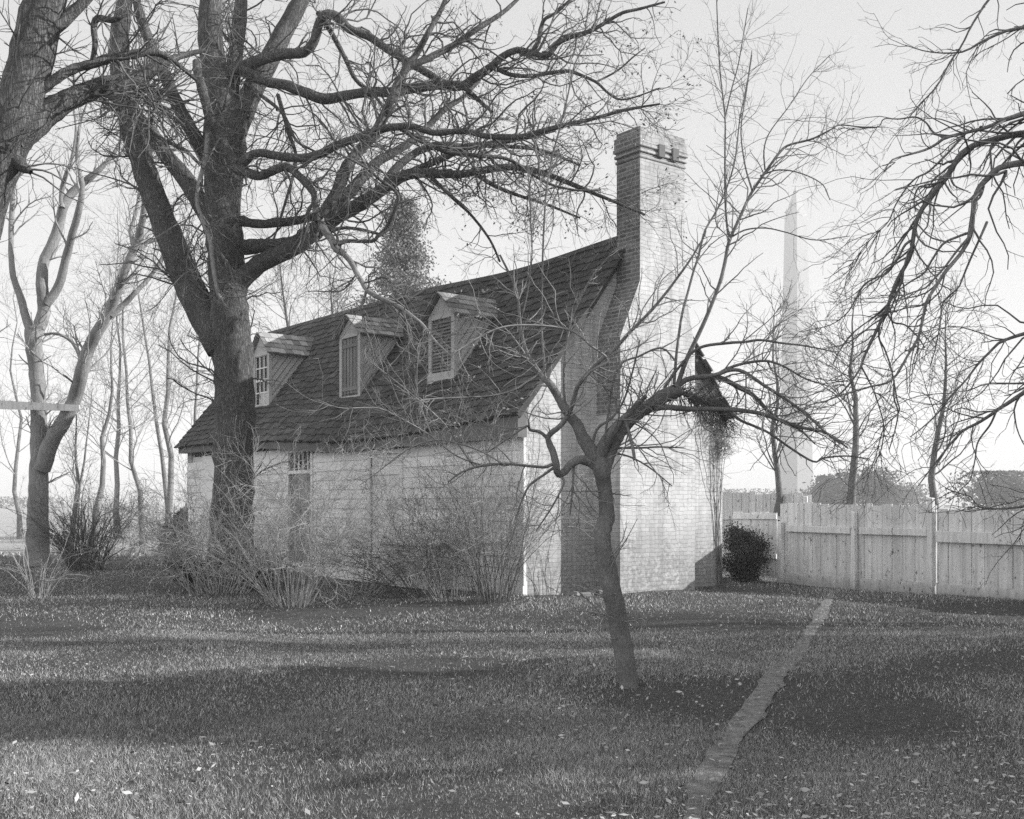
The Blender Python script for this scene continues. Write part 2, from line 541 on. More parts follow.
class Tree:
    """limbs read as outlines at the tree's own distance, each drifting nearer or farther as it leaves the trunk"""
    def __init__(s, name, label, cat, base_px, Z, m='bark', group=None, seed=1):
        s.Z, s.m = Z, M[m]
        b = W(*base_px, Z); b[2] = 0
        s.root = thing(name, label, cat, b, 0, group)
        s.b = b
        s.seen = []
        s.polys = []
        s.r = np.random.default_rng(seed)

    def trace(s, pts, drift=None, part='limb', sides=8, wild=1.0, fine=False, start=None, sub=None, keep=True, m=None):
        pts = [tuple(map(float, p)) for p in pts]
        if s.seen and start is None:
            A = np.concatenate(s.seen)
            i = np.argmin(np.hypot(A[:, 0] - pts[0][0], A[:, 1] - pts[0][1]))
            z0 = A[i, 2]
        else:
            z0 = s.Z if start is None else start
        x = np.array(pts)
        ln = np.concatenate([[0], np.cumsum(np.hypot(np.diff(x[:, 0]), np.diff(x[:, 1])))]) * s.Z / F
        if drift is None:
            drift = s.r.uniform(-0.35, 0.35) * wild
        Zs = z0 + drift * ln + (0.05 * s.r.standard_normal(len(x)) * s.Z / 20 if len(x) > 2 else 0)
        s.seen.append(np.c_[x[:, 0], x[:, 1], Zs])
        # dense record so that children find the parent's distance
        dn = catmull(np.c_[x[:, 0], x[:, 1], Zs], max(4, len(x) * 6)); s.seen.append(dn[:, :3])
        P = np.array([W(a, b_, z) for (a, b_), z in zip(x[:, :2], Zs)])
        R = x[:, 2] * Zs / F
        n = max(6, int(len(x) * 4))
        PR = catmull(np.c_[P, R], n)
        P, R = PR[:, :3], np.maximum(PR[:, 3], 0.002)
        if keep: s.polys.append((P, R))
        if part:
            t = Tubes()
            R2 = R.copy()
            if sides >= 8:
                t.add(P, R2, sides, 0.05)
            else:
                t.add(P, R2, sides)
            o = t.build(part, m or s.m, s.root, s.b)
            return o

    def twigs(s, m, levels, name='twigs', polys=None, drift=None):
        P, Rr = resample(polys or s.polys)
        t = Tubes(); last = None
        for lv in levels:
            lv = dict(lv); sd = lv.pop('sides', 3)
            P, Rr = grow(P, Rr, r=s.r, **lv)
            t.add(P, Rr, sd)
            last = (P, Rr)
        tag(t.build(name, m, s.root, s.b), kind='stuff')
        return last


# ------------------------------------------------------------------ the ground
def gh(x, y):
    x = np.asarray(x, float); y = np.asarray(y, float)
    h = 0.035 * np.sin(0.55 * x + 0.9 * np.sin(0.33 * y)) + 0.03 * np.sin(0.8 * y + 0.7 * np.sin(0.5 * x)) + 0.018 * np.sin(1.7 * x + 1.1 * y)
    fade = np.clip((42 - y) / 15, 0, 1) * np.clip((24 - np.abs(x)) / 8, 0, 1)
    return h * fade


def spaced(a, b, dens):
    return np.concatenate([np.linspace(p, q, max(2, int((q - p) / s_)), endpoint=False) for p, q, s_ in dens] + [[dens[-1][1]]])


xs = spaced(0, 0, [(-3000, -200, 280), (-200, -26, 12), (-26, 26, 0.25), (26, 200, 12), (200, 3000, 280)])
ys = spaced(0, 0, [(-60, -4, 8), (-4, 44, 0.25), (44, 200, 8), (200, 4000, 300)])
X, Y = np.meshgrid(xs, ys)
V = np.stack([X.ravel(), Y.ravel(), gh(X, Y).ravel()], 1)
ny, nx = X.shape
ii = (np.arange(ny - 1)[:, None] * nx + np.arange(nx - 1)[None]).ravel()
g = quad_mesh("ground", V, np.stack([ii, ii + 1, ii + nx + 1, ii + nx], 1), M['ground'], smooth=True)
tag(g, kind='structure')

PATH = [(-700, 1190, 0), (690, 830, 20), (698, 806, 34), (707, 785, 42), (718, 763, 42), (733, 742, 40), (752, 720, 42), (768, 697, 36), (783, 670, 32), (803, 645, 20), (812, 630, 16), (822, 616, 19), (828, 604, 12), (831, 596, 8), (830, 588, 5)]
pp = []
for x, y, wd in PATH[1:]:
    Z = CH * F / (y - HOR)
    pp.append(((x - 512) / F * Z, Z, 0.70 * wd / 2 / F * Z))
pp = catmull([( *p, ) for p in pp], 70)
pp[:, 2] *= 1.0 + 0.10 * np.sin(np.arange(70) * 0.9) * np.sin(np.arange(70) * 0.37 + 1)
pv = []
for k, (x, y, hw) in enumerate(pp):
    tx = pp[min(k + 1, 69)][:2] - pp[max(k - 1, 0)][:2]
    tx = tx / np.linalg.norm(tx); nx_ = np.array([-tx[1], tx[0]])
    for j in np.linspace(-1, 1, 9):
        e = 1 + (0.20 * rng.standard_normal() if abs(j) > 0.9 else 0)
        q = np.array([x, y]) + nx_ * hw * j * e
        pv.append((q[0], q[1], float(gh(q[0], q[1])) + 0.012 - 0.006 * (abs(j) > 0.9)))
pf = [[k * 9 + j, k * 9 + j + 1, (k + 1) * 9 + j + 1, (k + 1) * 9 + j] for k in range(69) for j in range(8)]
tag(link_mesh("path", pv, pf, M['path'], smooth=True), kind='structure')
PATHXY = pp.copy()


def path_ratio(x, y):
    d2 = (x[:, None] - PATHXY[None, :, 0]) ** 2 + (y[:, None] - PATHXY[None, :, 1]) ** 2
    i = d2.argmin(1)
    return np.sqrt(d2[np.arange(len(x)), i]) / PATHXY[i, 2]


HC = np.array([0.22, 18.9])                       # the house's near corner
VA = np.array([0.789, 0.614]); UA = np.array([-0.614, 0.789])   # along the gable, along the long wall


def in_house(x, y):
    dx, dy = x - HC[0], y - HC[1]
    a = dx * VA[0] + dy * VA[1]; b = dx * UA[0] + dy * UA[1]
    return (a > -0.02) & (a < 5.1) & (b > -0.05) & (b < 15.3) | ((a > 1.64) & (a < 3.6) & (b > -0.64) & (b < 0))


def blades(n, y0, y1, h, wd, seed):
    r = np.random.default_rng(seed)
    y = r.uniform(y0, y1, n)
    x = r.uniform(-0.52, 0.52, n) * y + r.uniform(-0.5, 0.5, n)
    q = path_ratio(x, y) + 0.35 * np.sin(6 * x + np.sin(3 * y)) * np.sin(4.3 * y)
    bare = np.clip(1.02 - 0.95 * q ** 2, 0, 1) * np.where(y < 6.6, 0.6, 0.93)
    keep = ~in_house(x, y) & (r.random(n) > bare)
    # worn thin in patches
    pat = np.sin(1.3 * x + 2 * np.sin(0.9 * y)) + np.sin(1.1 * y + 1.7 * np.sin(0.7 * x))
    keep &= r.random(n) < np.clip(0.66 + 0.46 * pat, 0.08, 1)
    x, y = x[keep], y[keep]; n = len(x)
    z = gh(x, y)
    a = r.uniform(0, 2 * math.pi, n); hh = h * r.uniform(0.35, 1.15, n) * np.clip(1.0 + 0.45 * (np.sin(2.1 * x + 1.5 * np.sin(1.3 * y)) * np.sin(1.9 * y + np.sin(1.7 * x))), 0.4, 1.5); ww = wd * r.uniform(0.6, 1.3, n)
    lean = r.uniform(0.1, 1.5, n) * hh; la = r.uniform(0, 2 * math.pi, n)
    ux, uy = np.cos(a) * ww / 2, np.sin(a) * ww / 2
    A = np.stack([x - ux, y - uy, z - 0.01], 1); B = np.stack([x + ux, y + uy, z - 0.01], 1)
    C = np.stack([x + np.cos(la) * lean, y + np.sin(la) * lean, z + hh], 1)
    V = np.stack([A, B, C], 1).reshape(-1, 3)
    return V


gv = [blades(420000, 5.2, 8.5, 0.027, 0.0042, 1), blades(330000, 8.5, 14, 0.030, 0.007, 2), blades(180000, 14, 27, 0.036, 0.015, 3), blades(30000, 27, 36, 0.07, 0.04, 4)]
gv = np.concatenate(gv)
go = quad_mesh("grass", gv, np.arange(len(gv)).reshape(-1, 3), M['grass'], k=3)
tag(go, "short dry autumn grass covering the lawn", "grass", kind='stuff')


def cards(n, pos, size, r, flat=0.0):
    """n small leaf-shaped quads with random orientation"""
    q = r.standard_normal((n, 3)); q[:, 2] *= (1 - flat)
    q /= np.linalg.norm(q, axis=1, keepdims=True)
    p = np.cross(q, r.standard_normal((n, 3)))
    if flat:
        p[:, 2] *= (1 - flat)
    p /= np.linalg.norm(p, axis=1, keepdims=True)
    s = (np.asarray(size) * r.uniform(0.6, 1.4, n))[:, None]
    return np.stack([pos - q * s, pos + p * s * 0.5, pos + q * s, pos - p * s * 0.5], 1).reshape(-1, 3)


r_ = np.random.default_rng(11)
n = 26000
ly = 5.3 + 22 * r_.random(n) ** 1.6; lx = r_.uniform(-0.5, 0.5, n) * ly
k = ~in_house(lx, ly) & (r_.random(n) < np.clip(0.35 + 0.75 * np.sin(1.1 * lx + 2 * np.sin(0.6 * ly)) * np.sin(1.3 * ly + np.sin(1.2 * lx)), 0.08, 1)); lx, ly = lx[k], ly[k]; n = len(lx)
lp = np.stack([lx, ly, gh(lx, ly) + 0.03 + 0.02 * r_.random(n)], 1)
lv = cards(n, lp, 0.009 + 0.016 * r_.random(n) ** 4, r_, 0.75)
tag(quad_mesh("fallen_leaves", lv, np.arange(len(lv)).reshape(-1, 4), M['leaf']), "curled dead leaves scattered over the lawn", "leaves", kind='stuff')

# ------------------------------------------------------------------ the house
house = thing("house", "old whitewashed cottage with a tall end chimney and three dormers in its shingled roof", "house",
              (HC[0], HC[1], 0), math.atan2(VA[1], VA[0]))
GW, HL = 5.05, 15.2


def sagf(s, c, wd):
    return np.exp(-((s - c) / wd) ** 2)


def ze(s): return 3.2 - 0.27 * sagf(s, 5.0, 4.2)
def zr(s): return 6.69 - 0.14 * sagf(s, 3.4, 2.6)


XE = -0.28


def roofpt(s, q, lift=0.0, right=False):
    x0_ = -0.10 if right else XE
    zl_ = ze(s) + (0.20 if right else 0.0)
    x = x0_ + (GW / 2 - x0_) * q
    z = zl_ + (zr(s) - zl_) * q - 0.05 * math.sin(math.pi * min(1, q * 1.1)) * (1 if not right else 0.6)
    nx, nz = -0.79, 0.61
    x, z = x + nx * lift, z + nz * lift
    return (GW - x if right else x, s, z)


# roof body
ss = np.linspace(-0.12, HL + 0.12, 40); qs = np.linspace(0, 1, 9)
vv, ff = [], []
prof = [(q, False, 0) for q in qs] + [(q, True, 0) for q in qs[::-1][1:]] + [(q, True, -0.12) for q in qs[:-1]] + [(q, False, -0.12) for q in qs[::-1]]
for s_ in ss:
    for q, rt, l in prof:
        vv.append(roofpt(s_, q, l, rt))
K = len(prof)
for i in range(len(ss) - 1):
    for j in range(K):
        j2 = (j + 1) % K
        ff.append([i * K + j, i * K + j2, (i + 1) * K + j2, (i + 1) * K + j])
for i in (0, len(ss) - 1):
    for j in range(len(qs) * 2 - 2):
        a, b_ = j, j + 1
        ff.append([i * K + a, i * K + b_, i * K + K - 1 - b_, i * K + K - 1 - a])
# shingles belong to the same roof covering
for rt in (False, True):
    rows = 23
    slope = 4.46
    for k_ in range(rows):
        q0 = (k_ * slope / rows - 0.03) / slope
        q1 = min(1.0, q0 + 1.75 / rows)
        s0 = -0.16 + rng.uniform(-0.1, 0)
        while s0 < HL + 0.14:
            wd = rng.uniform(0.13, 0.30)
            s1 = min(s0 + wd - 0.008, HL + 0.16)
            qa = q0 + rng.uniform(-0.007, 0.006)
            if rng.random() < 0.04: qa += 0.012
            c = 0.018 + rng.uniform(-0.004, 0.014)
            lo, hi = 0.004, 0.012
            p = [roofpt(s0, qa, lo, rt), roofpt(s1, qa, lo, rt), roofpt(s1, q1, lo - 0.004, rt), roofpt(s0, q1, lo - 0.004, rt),
                 roofpt(s0, qa, lo + c + 0.014, rt), roofpt(s1, qa, lo + c + 0.014, rt), roofpt(s1, q1, lo, rt), roofpt(s0, q1, lo, rt)]
            n0 = len(vv); vv += p
            for f in ((4, 5, 6, 7), (0, 1, 5, 4), (1, 2, 6, 5), (3, 0, 4, 7)):
                ff.append([n0 + i for i in f])
            s0 += wd
roof = link_mesh("roof", vv, ff, M['shingle'], house)
bm = bmesh.new(); bm.from_mesh(roof.data); bmesh.ops.recalc_face_normals(bm, faces=bm.faces); bm.to_mesh(roof.data); bm.free()

# gable walls of whitewashed brick
for nm, y0, y1 in (("gable_wall", 0.0, 0.3), ("gable_wall", HL - 0.3, HL)):
    MB().prism([(0.0, -0.2), (GW, -0.2), (GW, 3.30), (GW / 2, 6.50), (0.0, 3.30)], 1, y0, y1).build(nm, M['paint_brick'], house)
MB().box(GW - 0.25, GW, 0.3, HL - 0.3, -0.2, 2.75).build("rear_wall", M['clap'], house)

# the long clapboarded wall, with its two doors cut in
OPEN = [(7.75, 8.85, 0.25, 2.80), (3.95, 5.12, 0.2, 2.62)]
wl = MB()
rows = 13
for k_ in range(rows):
    z0 = 0.28 + k_ * 0.205; z1 = z0 + 0.215
    if z1 > 2.95: break
    edges = [0.02, HL - 0.02]
    for a, b_, c0, c1 in OPEN:
        if z1 > c0 and z0 < c1 - 0.05:
            edges += [a, b_]
    edges = sorted(edges)
    for a, b_ in zip(edges[::2], edges[1::2]):
        cuts = [a]
        while cuts[-1] < b_ - 4.5:
            cuts.append(cuts[-1] + rng.uniform(2.6, 4.2))
        cuts.append(b_)
        for c, e in zip(cuts, cuts[1:]):
            j = rng.uniform(-0.004, 0.004)
            wl.hexa([(-0.030 + j, c, z0), (0.03, c, z0), (0.03, e - 0.004, z0), (-0.030 + j, e - 0.004, z0),
                     (-0.006 + j, c, z1), (0.03, c, z1), (0.03, e - 0.004, z1), (-0.006 + j, e - 0.004, z1)])
wl.box(0.05, 0.30, 0.301, HL - 0.301, -0.2, 2.9)
wl.box(-0.035, 0.02, -0.012, 0.10, 0.2, 3.0)
wl.build("long_wall", M['clap'], house)
MB().box(-0.045, 0.049, 0.0 - 0.004, HL, -0.25, 0.27).build("foundation", M['clap'], house)

# boxed cornice that sags with the eave
cn = MB()
cs = np.linspace(-0.10, HL + 0.08, 22)
for a, b_ in zip(cs, cs[1:]):
    def zb(s): return np.interp(s, [0, 6.5, 10.5, 16], [2.74, 2.72, 2.98, 3.02])
    cn.hexa([(XE + 0.05, a, zb(a)), (-0.032, a, zb(a)), (-0.032, b_, zb(b_)), (XE + 0.05, b_, zb(b_)),
             (XE + 0.05, a, ze(a) + 0.02), (-0.032, a, ze(a) + 0.10), (-0.032, b_, ze(b_) + 0.10), (XE + 0.05, b_, ze(b_) + 0.02)])
cn.build("cornice", M['cornice'], house)

# doors
a, b_, c0, c1 = OPEN[0]
fr = MB().box(-0.055, 0.05, a - 0.09, a, c0, c1).box(-0.055, 0.05, b_, b_ + 0.09, c0, c1).box(-0.055, 0.05, a - 0.09, b_ + 0.09, c1, c1 + 0.10).box(-0.05, 0.05, a, b_, 2.30, 2.38)
dr = MB().box(0.015, 0.048, a, b_, c0, 2.30)
for i in range(2):
    for z0, z1 in ((0.4, 1.05), (1.2, 2.15)):
        s0 = a + 0.12 + i * 0.48
        dr.box(0.005, 0.015, s0, s0 + 0.38, z0, z1)
d_o = dr.build("door", M['door'], house)
fr.build("door_frame", M['clap'], d_o)
MB().box(0.0, 0.03, b_ - 0.1, b_ - 0.06, 1.18, 1.26).build("handle", M['cornice'], d_o)
tw = MB().box(0.025, 0.035, a, b_, 2.38, c1).build("transom_window", M['glass'], house)
tb = MB()
for i in range(1, 5):
    s0 = a + i * (b_ - a) / 5
    tb.box(-0.01, 0.02, s0 - 0.014, s0 + 0.014, 2.38, c1)
tb.build("bars", M['clap'], tw)
a, b_, c0, c1 = OPEN[1]
dr = MB()
for i in range(5):
    s0 = a + i * (b_ - a) / 5
    dr.box(0.005 + 0.003 * (i % 2), 0.048, s0, s0 + (b_ - a) / 5 - 0.008, c0, c1)
for z0 in (0.5, 2.2): dr.box(-0.02, 0.005, a + 0.03, b_ - 0.03, z0, z0 + 0.13)
d_o = dr.build("door", M['pale_door'], house)
d_o['label'] = "faded plank door in the clapboarded wall"
MB().box(-0.055, 0.05, a - 0.09, a, c0, c1).box(-0.055, 0.05, b_, b_ + 0.09, c0, c1).box(-0.055, 0.05, a - 0.09, b_ + 0.09, c1, c1 + 0.09).build("door_frame", M['pale_door'], d_o)
# board panel near the far end
MB().box(-0.055, -0.034, 13.1, 14.0, 0.5, 2.9).build("shutter", M['clap'], house)
# low boarded cellar bulkhead
cb = MB()
for k_ in range(4):
    cb.box(-0.55 - 0.004 * (k_ % 2), -0.062, 1.95, 3.85, 0.02 + k_ * 0.2, 0.21 + k_ * 0.2)
cb.hexa([(-0.6, 1.88, 0.82), (-0.062, 1.88, 0.92), (-0.062, 3.92, 0.92), (-0.6, 3.92, 0.82), (-0.6, 1.88, 0.87), (-0.062, 1.88, 0.97), (-0.062, 3.92, 0.97), (-0.6, 3.92, 0.87)])
cb.build("cellar_hatch", M['pale_door'], house)

# chimney: broad base, sloping shoulders, tall stack, corbelled head
ch = MB()
ch.box(1.66, 3.58, -0.62, -0.002, -0.2, 3.2)
ch.box(1.66, 3.58, -0.62, -0.002, 3.2, 4.55)
ch.hexa([(1.66, -0.62, 4.55), (3.58, -0.62, 4.55), (3.58, -0.002, 4.55), (1.66, -0.002, 4.55),
         (2.15, -0.62, 5.62), (3.30, -0.62, 5.62), (3.30, -0.012, 5.62), (2.15, -0.012, 5.62)])
ch.box(2.15, 3.30, -0.62, -0.012, 5.62, 7.82)
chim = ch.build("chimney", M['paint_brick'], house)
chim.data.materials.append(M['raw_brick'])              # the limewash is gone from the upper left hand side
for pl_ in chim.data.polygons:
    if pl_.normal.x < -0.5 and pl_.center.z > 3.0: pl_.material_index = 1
hd = MB()
hz = 7.82
for k_, (e, hgt) in enumerate([(0.025, 0.06), (0.005, 0.04), (0.040, 0.06), (0.018, 0.04), (0.055, 0.07), (0.040, 0.20), (0.01, 0.10)]):
    hd.box(2.15 - e, 3.30 + e, -0.62 - e, -0.012 + e, hz + 0.002, hz + hgt); hz += hgt
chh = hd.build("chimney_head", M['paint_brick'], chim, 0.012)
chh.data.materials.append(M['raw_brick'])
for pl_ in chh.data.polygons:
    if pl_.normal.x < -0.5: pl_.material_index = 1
for s0 in (2.56, 2.92):
    MB().box(s0, s0 + 0.15, -0.70, -0.61, 7.90, 8.12).build("vent_shade", M['cornice'], chim)  # solid dark blocks; their colour stands for shade inside the vent openings


# dormers
def dormer(s0, x0, z0, z1, z2, wd, kind, sagz):
    h = wd / 2
    root = MB()
    xr = lambda z: XE + (GW / 2 - XE) * (z - sagz[0]) / (sagz[1] - sagz[0])
    for sd in (-1, 1):                                    # boarded cheeks
        a = s0 + sd * h
        b2 = a - sd * 0.05
        root.prism([(x0 + 0.03, z0 - 0.1), (x0 + 0.03, z1), (xr(z1) + 0.15, z1)], 1, min(a, b2), max(a, b2))
        # battens of diagonal boarding, raised a little
        nb = 7
        for i in range(nb):
            t = (i + 0.5) / nb
            zz = z0 + (z1 - z0) * t
            L = (z1 - zz)
            xa, za = x0 + 0.05, zz
            xb, zb_ = xr(z1) * 1.0 - (zz - z0) * 0.0, z1
            xb = min(x0 + 0.05 + L / (sagz[1] - sagz[0]) * (GW / 2 - XE), xr(z1))
            w2 = 0.012
            root.hexa([(xa, a, za - w2), (xb, a, zb_ - w2), (xb, a + sd * 0.008, zb_ - w2), (xa, a + sd * 0.008, za - w2),
                       (xa, a, za + w2), (xb, a, zb_), (xb, a + sd * 0.008, zb_), (xa, a + sd * 0.008, za + w2)])
    dm = root.build("dormer", M['cheek'], house)
    f = MB()
    f.box(x0 - 0.03, x0 + 0.05, s0 - h - 0.01, s0 - h + 0.10, z0 - 0.05, z1)
    f.box(x0 - 0.03, x0 + 0.05, s0 + h - 0.10, s0 + h + 0.01, z0 - 0.05, z1)
    f.box(x0 - 0.045, x0 + 0.05, s0 - h - 0.02, s0 + h + 0.02, z0 - 0.14, z0 - 0.03 + (0.16 if kind == 'louver' else 0))
    f.box(x0 - 0.036, x0 + 0.05, s0 - h + 0.10, s0 + h - 0.10, z1 - 0.08, z1)
    f.prism([(s0 - h, z1 + 0.002), (s0 + h, z1 + 0.002), (s0, z2 - 0.04)], 0, x0 - 0.028, x0 + 0.04)
    f.build("dormer_front", M['trim'], dm)
    rf = MB()
    slope = math.hypot(h + 0.1, z2 - z1 + 0.06)
    for sd in (-1, 1):
        nrm = np.array([0, sd * (z2 - z1), h]); nrm /= np.linalg.norm(nrm)
        def pt(x, q, l):                                    # q 0 eave .. 1 ridge
            y = s0 + sd * (h + 0.10) * (1 - q); z = z1 - 0.07 + (z2 - z1 + 0.07) * q
            return (x, y + nrm[1] * l, z + nrm[2] * l)
        xend = lambda q: xr(z1 + (z2 - z1) * q) + 0.12
        rf.hexa([pt(x0 - 0.12, 0, 0), pt(xend(0), 0, 0), pt(xend(1), 1, 0), pt(x0 - 0.12, 1, 0),
                 pt(x0 - 0.12, 0, .03), pt(xend(0), 0, .03), pt(xend(1), 1, .03), pt(x0 - 0.12, 1, .03)])
        for k_ in range(4):
            q0 = k_ / 4 - 0.03; q1 = min(1.0, q0 + 0.38)
            x = x0 - 0.14
            while x < xend(q0):
                wq = rng.uniform(0.10, 0.22); c = 0.03 + rng.uniform(0.012, 0.03); qa = q0 + rng.uniform(-0.012, 0.012)
                x1 = min(x + wq - 0.01, xend(q0) + 0.03)
                rf.hexa([pt(x, qa, .03), pt(x1, qa, .03), pt(x1, q1, .03), pt(x, q1, .03), pt(x, qa, c + .012), pt(x1, qa, c + .012), pt(x1, q1, .036), pt(x, q1, .036)])
                x += wq
    rf.build("dormer_roof", M['shingle_sunlit'], dm)
    ya, yb = s0 - h + 0.10, s0 + h - 0.10
    zb_, zt = z0 - 0.03 + (0.16 if kind == 'louver' else 0), z1 - 0.08
    if kind == 'sash':
        MB().box(x0 + 0.02, x0 + 0.035, ya, yb, zb_, zt).build("window_pane", M['glass'], dm)
        wf = MB()
        for i in range(4):
            y = ya + (yb - ya) * i / 3
            wf.box(x0 - 0.005, x0 + 0.022, y - 0.016, y + 0.016, zb_, zt)
        for i in range(5):
            z = zb_ + (zt - zb_) * i / 4; e = 0.03 if i == 2 else 0.016
            wf.box(x0 - 0.008, x0 + 0.018, ya, yb, z - e, z + e)
        wf.build("window_sash", M['clap'], dm)
        MB().box(x0 + 0.036, x0 + 0.04, ya, yb, zb_, zb_ + 0.02).box(x0 + 0.012, x0 + 0.019, ya + 0.02, ya + (yb - ya) * 0.62, zb_ + 0.03, zb_ + (zt - zb_) * 0.24).build("window_blind", M['paper'], dm)
    elif kind == 'board':
        m = MB()
        nb = 5
        for i in range(nb):
            y = ya + (yb - ya) * i / nb
            m.box(x0 + 0.004 * (i % 2), x0 + 0.03, y, y + (yb - ya) / nb - 0.03, zb_, zt)
        m.box(x0 + 0.031, x0 + 0.036, ya, yb, zb_, zt - 0.002 * (i + 1))
        m.box(x0 - 0.014, x0 - 0.001, ya, yb, zb_ + 0.12, zb_ + 0.2).box(x0 - 0.014, x0 - 0.001, ya, yb, zt - 0.22, zt - 0.14)
        m.build("plank_shutter", M['shutter'], dm)
    else:
        m = MB()
        m.box(x0 + 0.032, x0 + 0.04, ya, yb, zb_, zt)
        nl = 15
        for i in range(nl):
            z = zb_ + 0.03 + (zt - zb_ - 0.06) * i / nl
            m.hexa([(x0 - 0.02, ya + 0.03, z), (x0 + 0.03, ya + 0.03, z + 0.05), (x0 + 0.03, yb - 0.03, z + 0.05), (x0 - 0.02, yb - 0.03, z),
                    (x0 - 0.02, ya + 0.03, z + 0.012), (x0 + 0.03, ya + 0.03, z + 0.062), (x0 + 0.03, yb - 0.03, z + 0.062), (x0 - 0.02, yb - 0.03, z + 0.012)])
        m.box(x0 - 0.025, x0 + 0.03, ya, ya + 0.03, zb_, zt).box(x0 - 0.025, x0 + 0.03, yb - 0.03, yb, zb_, zt)
        m.build("louvred_shutter", M['shutter'], dm)
    return dm


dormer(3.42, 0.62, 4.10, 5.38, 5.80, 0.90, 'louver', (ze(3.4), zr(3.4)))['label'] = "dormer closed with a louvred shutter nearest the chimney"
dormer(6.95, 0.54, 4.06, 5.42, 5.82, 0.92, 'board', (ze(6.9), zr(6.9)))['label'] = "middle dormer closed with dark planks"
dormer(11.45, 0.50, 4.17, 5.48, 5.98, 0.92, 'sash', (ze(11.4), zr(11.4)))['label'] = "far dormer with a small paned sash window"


def HW(t, s, z):                                    # house coordinates to world
    q = HC + VA * t + UA * s
    return np.array([q[0], q[1], z])


# ------------------------------------------------------------------ the fence
def fence(name, label, A, B, h0, h1, posts, rails, nb, base=True, top_jit=0.024, group=None, m='fence', off=0.05):
    A, B = np.array(A, float), np.array(B, float)
    L = np.linalg.norm(B - A); ang = math.atan2(B[1] - A[1], B[0] - A[0])
    t = thing(name, label, "fence", (A[0], A[1], 0), ang, group)
    bm_ = MB(); x = 0.0
    wds = rng.uniform(0.75, 1.3, nb); wds *= L / wds.sum()
    for wd in wds:
        hh = h0 + (h1 - h0) * x / L + rng.uniform(-top_jit, top_jit); j = rng.uniform(0, 0.014)
        bm_.box(x + 0.004, x + wd - 0.007, 0.0 + j, 0.025 + j, (0.16 if base else 0.0) + rng.uniform(-0.02, 0.02), hh)
        bm_.box(max(0, x - 0.03), min(L, x + 0.03), 0.040, 0.046, 0.18, hh - 0.02)     # cover strip behind each joint
        x += wd
    bm_.build("board_panel", M[m], t)
    for i, (p, wdt, hh) in enumerate(posts):
        po = MB(); q = p * L
        po.hexa([(q - wdt / 2, -0.13, -0.2), (q + wdt / 2, -0.13, -0.2), (q + wdt / 2, -0.02, -0.2), (q - wdt / 2, -0.02, -0.2),
                 (q - wdt / 2 + 0.012, -0.12, hh), (q + wdt / 2 - 0.015, -0.12, hh - 0.02), (q + wdt / 2 - 0.015, -0.03, hh - 0.01), (q - wdt / 2 + 0.012, -0.03, hh)])
        po.build("post", M[m], t, 0.008)
    for (p0, p1, z0, z1, hgt) in rails:
        MB().hexa([(p0 * L, -0.075, z0), (p1 * L, -0.075, z1), (p1 * L, -0.004, z1), (p0 * L, -0.004, z0),
                   (p0 * L, -0.075, z0 + hgt), (p1 * L, -0.075, z1 + hgt), (p1 * L, -0.004, z1 + hgt), (p0 * L, -0.004, z0 + hgt)]).build("rail", M[m], t, 0.006)
    if base:
        MB().box(0, L, -0.018, 0.0 - 0.001, -0.05, 0.17).build("base_board", M[m], t)
    return t


FA, FB, FCt = (5.60, 23.0), (7.62, 19.75), (9.9, 16.1)
fence("board_fence", "tall whitewashed plank fence with three posts at the end of the trodden path", FA, FB, 1.62, 1.57,
      [(0.025, 0.14, 1.24), (0.53, 0.11, 1.46), (0.985, 0.13, 1.72)], [(0.06, 0.50, 1.03, 1.02, 0.13), (0.56, 0.96, 1.02, 1.02, 0.13)], 17)
fence("board_fence", "section of whitewashed plank fence with one broad rail at the right edge", (7.64, 19.72), FCt, 1.50, 1.46,
      [(0.99, 0.17, 1.5)], [(0.0, 0.97, 0.92, 0.90, 0.20)], 18)
# low gate in front of the rear boards, between the house and the fence
gt = thing("plank_gate", "low pale plank gate with two rails hung beside the fence end post", "gate", (4.75, 23.6, 0), math.atan2(-0.55, 0.82))
g2 = MB()
for i in range(5):
    g2.box(i * 0.195, i * 0.195 + 0.188, 0, 0.025, 0.08, 1.42 + rng.uniform(-0.02, 0.02))
g2.build("board_panel", M['fence'], gt)
for z0 in (0.45, 1.28):
    MB().box(0.0, 0.97, -0.05, -0.003, z0, z0 + 0.10).build("rail", M['fence'], gt, 0.005)
fence("board_fence", "older grey plank fence behind the cottage corner and evergreen bush", (3.6, 29.2), (7.4, 27.2), 1.95, 1.85,
      [(0.02, 0.14, 1.9), (0.97, 0.14, 1.8)], [(0.0, 1.0, 1.2, 1.2, 0.1)], 22, base=False, top_jit=0.04)

# ------------------------------------------------------------------ the far obelisk
Zo = 575.0
ox = (796 - 512) / F * Zo
ob = MB()
for (z0, z1, a0, a1) in ((0, 152, 6.3, 4.1), (152, 169.3, 4.1, 0.05)):
    ob.hexa([(-a0, -a0, z0), (a0, -a0, z0), (a0, a0, z0), (-a0, a0, z0), (-a1, -a1, z1), (a1, -a1, z1), (a1, a1, z1), (-a1, a1, z1)])
oo = ob.build("obelisk", M['stone'])
oo.location = (ox, Zo, -0.5)
oo.rotation_euler = (0, 0, R_(35))
tag(oo, "immense pale stone obelisk rising far off in the haze", "monument")


